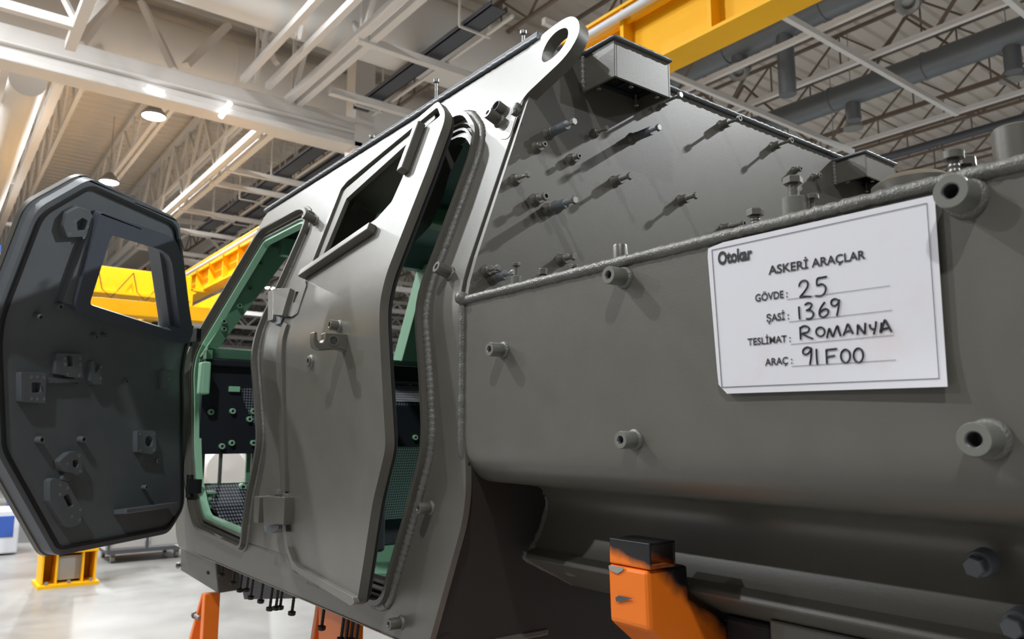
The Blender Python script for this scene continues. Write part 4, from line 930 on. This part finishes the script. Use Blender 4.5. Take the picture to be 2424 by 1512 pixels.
# tie struts across, seen below the trusses
def ytube(xp, yp, y1, z, r, label, mt='white', y0=None, cat='tie tube', group='white tie tubes'):
    p = at_z(xp, yp, z)
    return one('tie_tube', MB().beam((p.x, y0 if y0 is not None else p.y, z), (p.x, y1, z), r * 2, r * 2), M[mt], label, cat, group)
names = ['first tie tube below the white beam, right of the double truss', 'second tie tube right of the double truss', 'third tie tube right of the double truss', 'fourth tie tube right of the double truss, near the front door top',
         'fifth tie tube right of the double truss, low by the front door', 'far tie tube just above the yellow runway']
for (x, y), lb in zip(((632,312),(536,400),(502,432),(440,497),(428,545),(432,600)), names): ytube(x, y, 14.5, 8.45, 0.065, 'white ' + lb, y0=5.75)
ytube(845, 90, 15.0, 8.45, 0.07, 'white tie tube from the nearest truss towards the lifting eye')
ytube(780, 215, 12.0, 8.45, 0.07, 'white tie tube from the end of the nearest truss to the cab roof')
for (x, y), lb in zip(((100,132),(74,240),(58,345),(48,432),(32,532)), ['topmost', 'second', 'third', 'fourth', 'lowest']):
    p = at_z(x, y, 8.5); one('tie_tube', MB().beam((p.x, -6, 8.5), (p.x, p.y + 0.05, 8.5), 0.12, 0.12), M['white'], 'white rung tube left of the left white truss, ' + lb + ' in view', 'tie tube', 'white tie tubes')
p = at_z(185, 62, 8.0); one('tie_tube', MB().beam((p.x, -4, 8.0), (p.x, p.y, 8.0), 0.14, 0.14).beam((p.x - 0.8, p.y, 8.0), (p.x + 3, p.y, 8.0), 0.16, 0.16).beam((p.x, p.y, 8.0), (p.x - 1.0, p.y + 1.4, 10.8), 0.1, 0.1).beam((p.x, p.y, 8.0), (p.x - 1.6, p.y - 1.0, 10.8), 0.08, 0.08), M['white'], 'white tube knot at the top left corner of the view', 'tie tube', 'white tie tubes')
# slanting struts between the ducts and the white beam
for (xa_, ya_), (xb_, yb_), lb in (((335,5),(412,165),'steep'), ((270,0),(190,105),'left'), ((575,0),(655,150),'right'), ((540,60),(440,155),'leaning')):
    p, q = at_x(xa_, ya_, -16.2), at_x(xb_, yb_, -15.6)
    one('strut', MB().beam(p, q, 0.16, 0.12), M['white'], 'flat white ' + lb + ' strut in front of the far white duct', 'strut', 'flat struts')
# dark cable trays on U hangers, along the hall
def tray(p0, p1, z, wd, label, hang=2.0):
    a, c = at_z(*p0, z), at_z(*p1, z); y = (a.y + c.y) / 2; xs = sorted((a.x, c.x))
    o = empty('cable_tray', (sum(xs) / 2, y, z), label, 'cable tray', 'dark cable trays')
    MB().bb(xs[0], xs[1], y - wd / 2, y + wd / 2, z, z + 0.02).bb(xs[0], xs[1], y - wd / 2, y - wd / 2 + 0.02, z, z + 0.10).bb(xs[0], xs[1], y + wd / 2 - 0.02, y + wd / 2, z, z + 0.10).build('channel', M['tray'], o, 0)
    MB().beam((xs[0], y + wd / 2 + 0.12, z - 0.02), (xs[1], y + wd / 2 + 0.12, z - 0.02), 0.05, 0.05).build('side_tube', M['white'], o, 0)
    x = xs[0] + 0.3
    while x < xs[1]:
        if abs(x + 17.4) > 0.8 and abs(x + 12.6) > 0.9:
            MB().beam((x, y - wd / 2 - 0.10, z - 0.05), (x, y - wd / 2 - 0.10, DECK), 0.035, 0.035).beam((x, y + wd / 2 + 0.2, z - 0.05), (x, y + wd / 2 + 0.2, DECK), 0.035, 0.035).beam((x, y - wd / 2 - 0.10, z - 0.05), (x, y + wd / 2 + 0.2, z - 0.05), 0.035, 0.035).build('hanger', M['white'], o, 0)
        x += hang
tray((1180, 20), (855, 262), 8.6, 0.34, 'dark cable tray with hangers running up to the lifting eye')
tray((800, 318), (470, 560), 8.6, 0.40, 'dark cable tray with hangers left of the cab roof, nearest the double truss', 2.6)
tray((850, 340), (520, 572), 8.6, 0.40, 'dark cable tray left of the cab roof, middle one', 2.6)
tray((880, 380), (560, 588), 8.6, 0.45, 'dark cable tray partly hidden behind the cab roof', 2.6)

# far trusses across the right bay, seen through the windscreen
for i in range(11):
    X = -30.5 - i * 5.6
    o = empty('cross_truss', (X, 20, 8.2), 'pale cross truss seen through the windscreen opening, number %d counting away from the cab' % (i + 1), 'roof truss', 'far cross trusses')
    MB().beam((X, 6.5, 8.2), (X, 39, 8.2), 0.22, 0.22).build('bottom_chord', M['white'], o, 0)
    MB().beam((X, 6.5, 9.77), (X, 39, 9.77), 0.18, 0.18).build('top_chord', M['white'], o, 0)
    b = MB(); y = 6.5
    while y < 38: b.beam((X, y, 8.2), (X, y + 1.5, 9.7), 0.10, 0.10); b.beam((X, y + 1.5, 9.7), (X, y + 3, 8.2), 0.10, 0.10); y += 3
    b.build('web_bars', M['white'], o, 0)
# ---- right bay: joists, chords, pipes, ducts
for i in range(17):
    y = 9.0 + i * 1.75; o = empty('roof_joist', (-16, y, 9.9), 'slim brown lattice joist under the deck, number %d counting from the crane side' % (i + 1), 'roof joist', 'brown lattice joists')
    MB().beam((-94, y, 9.9), (12, y, 9.9), 0.07, 0.07).build('bottom_chord', M['joist'], o, 0)
    MB().beam((-94, y, 10.7), (12, y, 10.7), 0.07, 0.07).build('top_chord', M['joist'], o, 0)
    b = MB(); x = -94
    while x < 12:
        b.beam((x, y, 9.9), (x + 0.9, y, 10.7), 0.04, 0.04); b.beam((x + 0.9, y, 10.7), (x + 1.8, y, 9.9), 0.04, 0.04); b.beam((x + 0.9, y, 9.9), (x + 0.9, y, 10.7), 0.03, 0.03); x += 1.8
    b.build('web_bars', M['joist'], o, 0)
for xp, yp, lb in ((1800, 5, 'long pale beam dropping across the right ceiling from the yellow girder'), (1590, 178, 'long pale beam running down behind the cab roof edge'), (2390, 0, 'pale beam cutting the top right corner')):
    p = at_z(xp, yp, 8.0)
    one('tie_tube', MB().beam((p.x, p.y - 3, 8.0), (p.x, p.y + (6.6 if xp > 1700 else 6.2), 8.0), 0.085, 0.10), M['white'], lb, 'tie tube', 'white tie tubes')
for xp, yp, z, lb in ((1900, 88, 8.2, 'upper pale chord along the right ceiling above the ducts'), (2080, 125, 8.2, 'middle pale chord along the right ceiling'), (2200, 285, 8.2, 'lower pale chord along the right ceiling')):
    p = at_z(xp, yp, z)
    o = empty('chord_tube', (-8, p.y, z), lb, 'chord tube', 'pale chords of the right bay')
    MB().beam((-13.8, p.y, z), (8, p.y, z), 0.09, 0.09).build('tube', M['white'], o, 0)
    b = MB(); x = -13.5
    while x < 4: b.beam((x, p.y, z), (x + 2.1, p.y, 10.7), 0.05, 0.05); b.beam((x + 2.1, p.y, 10.7), (x + 4.2, p.y, z), 0.05, 0.05); x += 4.2
    b.build('web_bars', M['joist'], o, 0)
def bigduct(xp, yp, z, r, label, drops):
    p = at_z(xp, yp, z); o = empty('air_duct', (-6, p.y, z), label, 'duct', 'galvanised ducts')
    MB().cyl((-13.5, p.y, z), (6, p.y, z), r, 28).build('pipe', M['duct'], o, 40)
    for i in range(8): MB().lathe((-12.5 + 2 * i, p.y, z), (1, 0, 0), [(r, -0.03), (r + 0.02, -0.02), (r + 0.02, 0.02), (r, 0.03)], 28).build('joint_band', M['duct'], o, 40)
    for (dx, dy), noz in drops:
        q = at_y(dx, dy, p.y)
        MB().cyl((q.x, p.y, z - r * 0.5), (q.x, p.y, q.z), 0.15, 20).build('drop_pipe', M['duct'], o, 40)
        if noz:
            nb = MB(); nb.lathe((q.x, p.y - 0.05, q.z), (0.3, -0.5, -0.8), [(0.12, -0.12), (0.18, 0.02), (0.20, 0.10), (0.15, 0.15), (0.10, 0.12), (0.09, 0.04), (0, 0.04)], 24); nb.build('nozzle', M['steel'], o, 40)
bigduct(1770, 95, 9.0, 0.29, 'dark galvanised duct along the right ceiling, the one nearer the yellow girder', [((1752, 165), True), ((1865, 225), False), ((2152, 2), True)])
bigduct(2100, 190, 9.0, 0.27, 'dark galvanised duct along the right ceiling, the one farther from the yellow girder', [((2022, 285), False), ((2400, 170), False)])
for i, (xp, yp) in enumerate(((2020, 305), (2395, 190), (1975, 355))):
    p = at_z(xp, yp, 8.6); one('unlit_lamp', MB().lathe(p, (0, 0, 1), [(0.0, -0.02), (0.22, 0.0), (0.20, 0.1), (0.06, 0.3), (0, 0.3)], 20).cyl(p + V((0, 0, 0.3)), (p.x, p.y, DECK), 0.01, 6), M['chip'],
        ['small grey unlit lamp under the lower pale chord, above the rear vent box', 'small grey unlit lamp by the right edge of the ceiling', 'small grey unlit lamp just above the far end of the cab roof'][i], 'ceiling lamp', 'unlit lamps', 40)
p = at_z(2000, 400, 8.6); one('pipe_run', MB().cyl((-13.5, p.y, 8.6), (8, p.y, 8.6), 0.10, 12), M['tray'], 'thin dark pipe along the right ceiling below all the chords', 'pipe', None, 40)

# ================================================================== FLOOR THINGS at left
yb0 = at_z(88, 1397, 0); yb1 = at_z(235, 1382, 0)
ped = empty('crane_pedestal', (yb0.x - 0.25, (yb0.y + yb1.y) / 2, 0), 'yellow steel pedestal with a bare grey plate, standing on the floor below the front door', 'pedestal')
Xp = yb0.x; ya, yb_ = yb0.y, yb1.y; zt = at_x(160, 1310, Xp).z
MB().bb(Xp - 0.5, Xp, ya, yb_, 0, 0.035).build('base_plate', M['yellow'], ped, 0)
MB().bb(Xp - 0.45, Xp - 0.04, ya + 0.02, yb_ - 0.02, zt, zt + 0.05).build('top_plate', M['yellow'], ped, 0)
for yy in (ya + 0.03, ya + 0.16, yb_ - 0.17, yb_ - 0.05): MB().bb(Xp - 0.42, Xp - 0.06, yy, yy + 0.02, 0.035, zt).build('rib', M['yellow'], ped, 0)
MB().bb(Xp - 0.44, Xp - 0.42, ya + 0.03, yb_ - 0.03, 0.035, zt).build('back_plate', M['yellow'], ped, 0)
MB().bb(Xp - 0.16, Xp - 0.14, ya + 0.18, yb_ - 0.17, 0.06, zt - 0.04).build('bare_plate', M['chip'], ped, 0)
MB().bb(Xp - 0.40, Xp - 0.18, ya + 0.03, yb_ - 0.20, zt + 0.05, zt + 1.2).build('post', M['yellow'], ped, 0)
b = MB()
for yy in (ya + 0.08, (ya + yb_) / 2, yb_ - 0.08): b.cyl((Xp - 0.03, yy, 0.035), (Xp - 0.03, yy, 0.07), 0.018, 6)
b.build('anchor_bolt', M['steel'], ped, 0)
# mesh trolley
t0, t1 = at_z(262, 1335, 0.0), at_z(405, 1315, 0.0)
Xt = t0.x; ta, tb = t0.y - 0.05, t1.y + 0.1
tr = empty('mesh_trolley', (Xt - 0.4, (ta + tb) / 2, 0), 'grey mesh sided trolley on castors behind the yellow pedestal', 'trolley')
MB().bb(Xt - 0.8, Xt, ta, tb, 0.115, 0.165).build('base_frame', M['tray'], tr, 0)
for i in range(2):
    w0 = ta + (tb - ta) * i / 2; w1 = ta + (tb - ta) * (i + 1) / 2
    MB().bb(Xt - 0.03, Xt - 0.02, w0 + 0.03, w1 - 0.03, 0.19, 1.1).build('mesh_panel', M['mesh'], tr, 0)
b = MB()
for yy in (ta, (ta + tb) / 2 - 0.015, tb - 0.03): b.bb(Xt - 0.04, Xt, yy, yy + 0.03, 0.165, 1.15)
b.bb(Xt - 0.04, Xt, ta, tb, 1.12, 1.15); b.build('panel_frame', M['tray'], tr, 0)
MB().bb(Xt - 0.8, Xt - 0.04, ta - 0.02, ta, 0.165, 1.1).build('side_panel', M['mesh'], tr, 0)
for yy in (ta + 0.08, tb - 0.08):
    for xx in (Xt - 0.1, Xt - 0.7):
        b = MB(); b.cyl((xx, yy - 0.02, 0.05), (xx, yy + 0.02, 0.05), 0.05, 16); b.bb(xx - 0.03, xx + 0.03, yy - 0.03, yy + 0.03, 0.08, 0.115); b.build('castor', M['lampbody'], tr, 40)
# light grey cabinet with a blue panel
c0 = at_z(40, 1312, 0.0); Xk = c0.x
kb = empty('control_cabinet', (Xk - 0.4, c0.y - 0.6, 0), 'light grey cabinet with a blue panel at the left edge of the floor', 'cabinet')
ztop = at_x(30, 1207, Xk).z
MB().bb(Xk - 0.8, Xk, c0.y - 1.3, c0.y, 0.02, ztop).build('body', M['cabinet'], kb, 0, 0.02)
pa, pb = at_x(0, 1222, Xk), at_x(30, 1270, Xk); MB().bb(Xk - 0.005, Xk + 0.01, c0.y - 1.2, pb.y, pb.z, pa.z).build('front_panel', M['blue'], kb, 0, 0.005)
one('blue_post', MB().bb(Xk - 2.2, Xk - 1.95, at_x(20, 1150, Xk - 2.1).y, at_x(42, 1150, Xk - 2.1).y, 0, at_x(20, 1130, Xk - 2.1).z), M['blue'], 'dark blue upright panel behind the light grey cabinet', 'panel')
# orange industrial robot behind
rp = at_z(66, 1290, 0.0); Xo = rp.x - 0.6
ro = empty('industrial_robot', (Xo, at_x(66, 1290, Xo).y, 0), 'orange industrial robot arm standing behind the yellow pedestal', 'robot')
f_ = lambda x, y: at_x(x, y, Xo)
MB().cyl((Xo, f_(70, 1290).y, 0), (Xo, f_(70, 1290).y, 0.35), 0.30, 20).build('base', M['lampbody'], ro, 40)
MB().beam(f_(52, 1290), f_(56, 1215), 0.22, 0.25).build('lower_arm', M['orange'], ro, 0, 0.03)
MB().beam(f_(68, 1300), f_(66, 1228), 0.14, 0.14).build('link', M['orange'], ro, 0, 0.02)
MB().beam(f_(50, 1225), f_(80, 1190), 0.2, 0.22).build('upper_arm', M['orange'], ro, 0, 0.03)
MB().beam(f_(78, 1235), f_(84, 1285), 0.18, 0.3).build('counterweight', M['machine'], ro, 0, 0.03)
# white machine seen through the hole of the firewall
pm = at_x(532, 1112, -9.5)
mc = empty('white_machine', (pm.x, pm.y, 0), 'white rounded machine casing seen through the opening in the front of the cab', 'machine')
MB().lathe((pm.x - 0.3, pm.y - 0.05, pm.z), (1, 0.1, 0), [(0, 0), (0.26, 0.0), (0.32, 0.08), (0.32, 0.3), (0.24, 0.40), (0, 0.42)], 32).build('casing', M['machine'], mc, 40)
MB().bb(pm.x - 0.7, pm.x - 0.32, pm.y - 0.2, pm.y + 0.7, 0, pm.z + 0.45).build('frame', M['machine'], mc, 0, 0.03)
MB().bb(pm.x - 0.28, pm.x - 0.2, pm.y + 0.20, pm.y + 0.27, 0, pm.z + 0.45).build('post', M['blackbolt'], mc, 0)
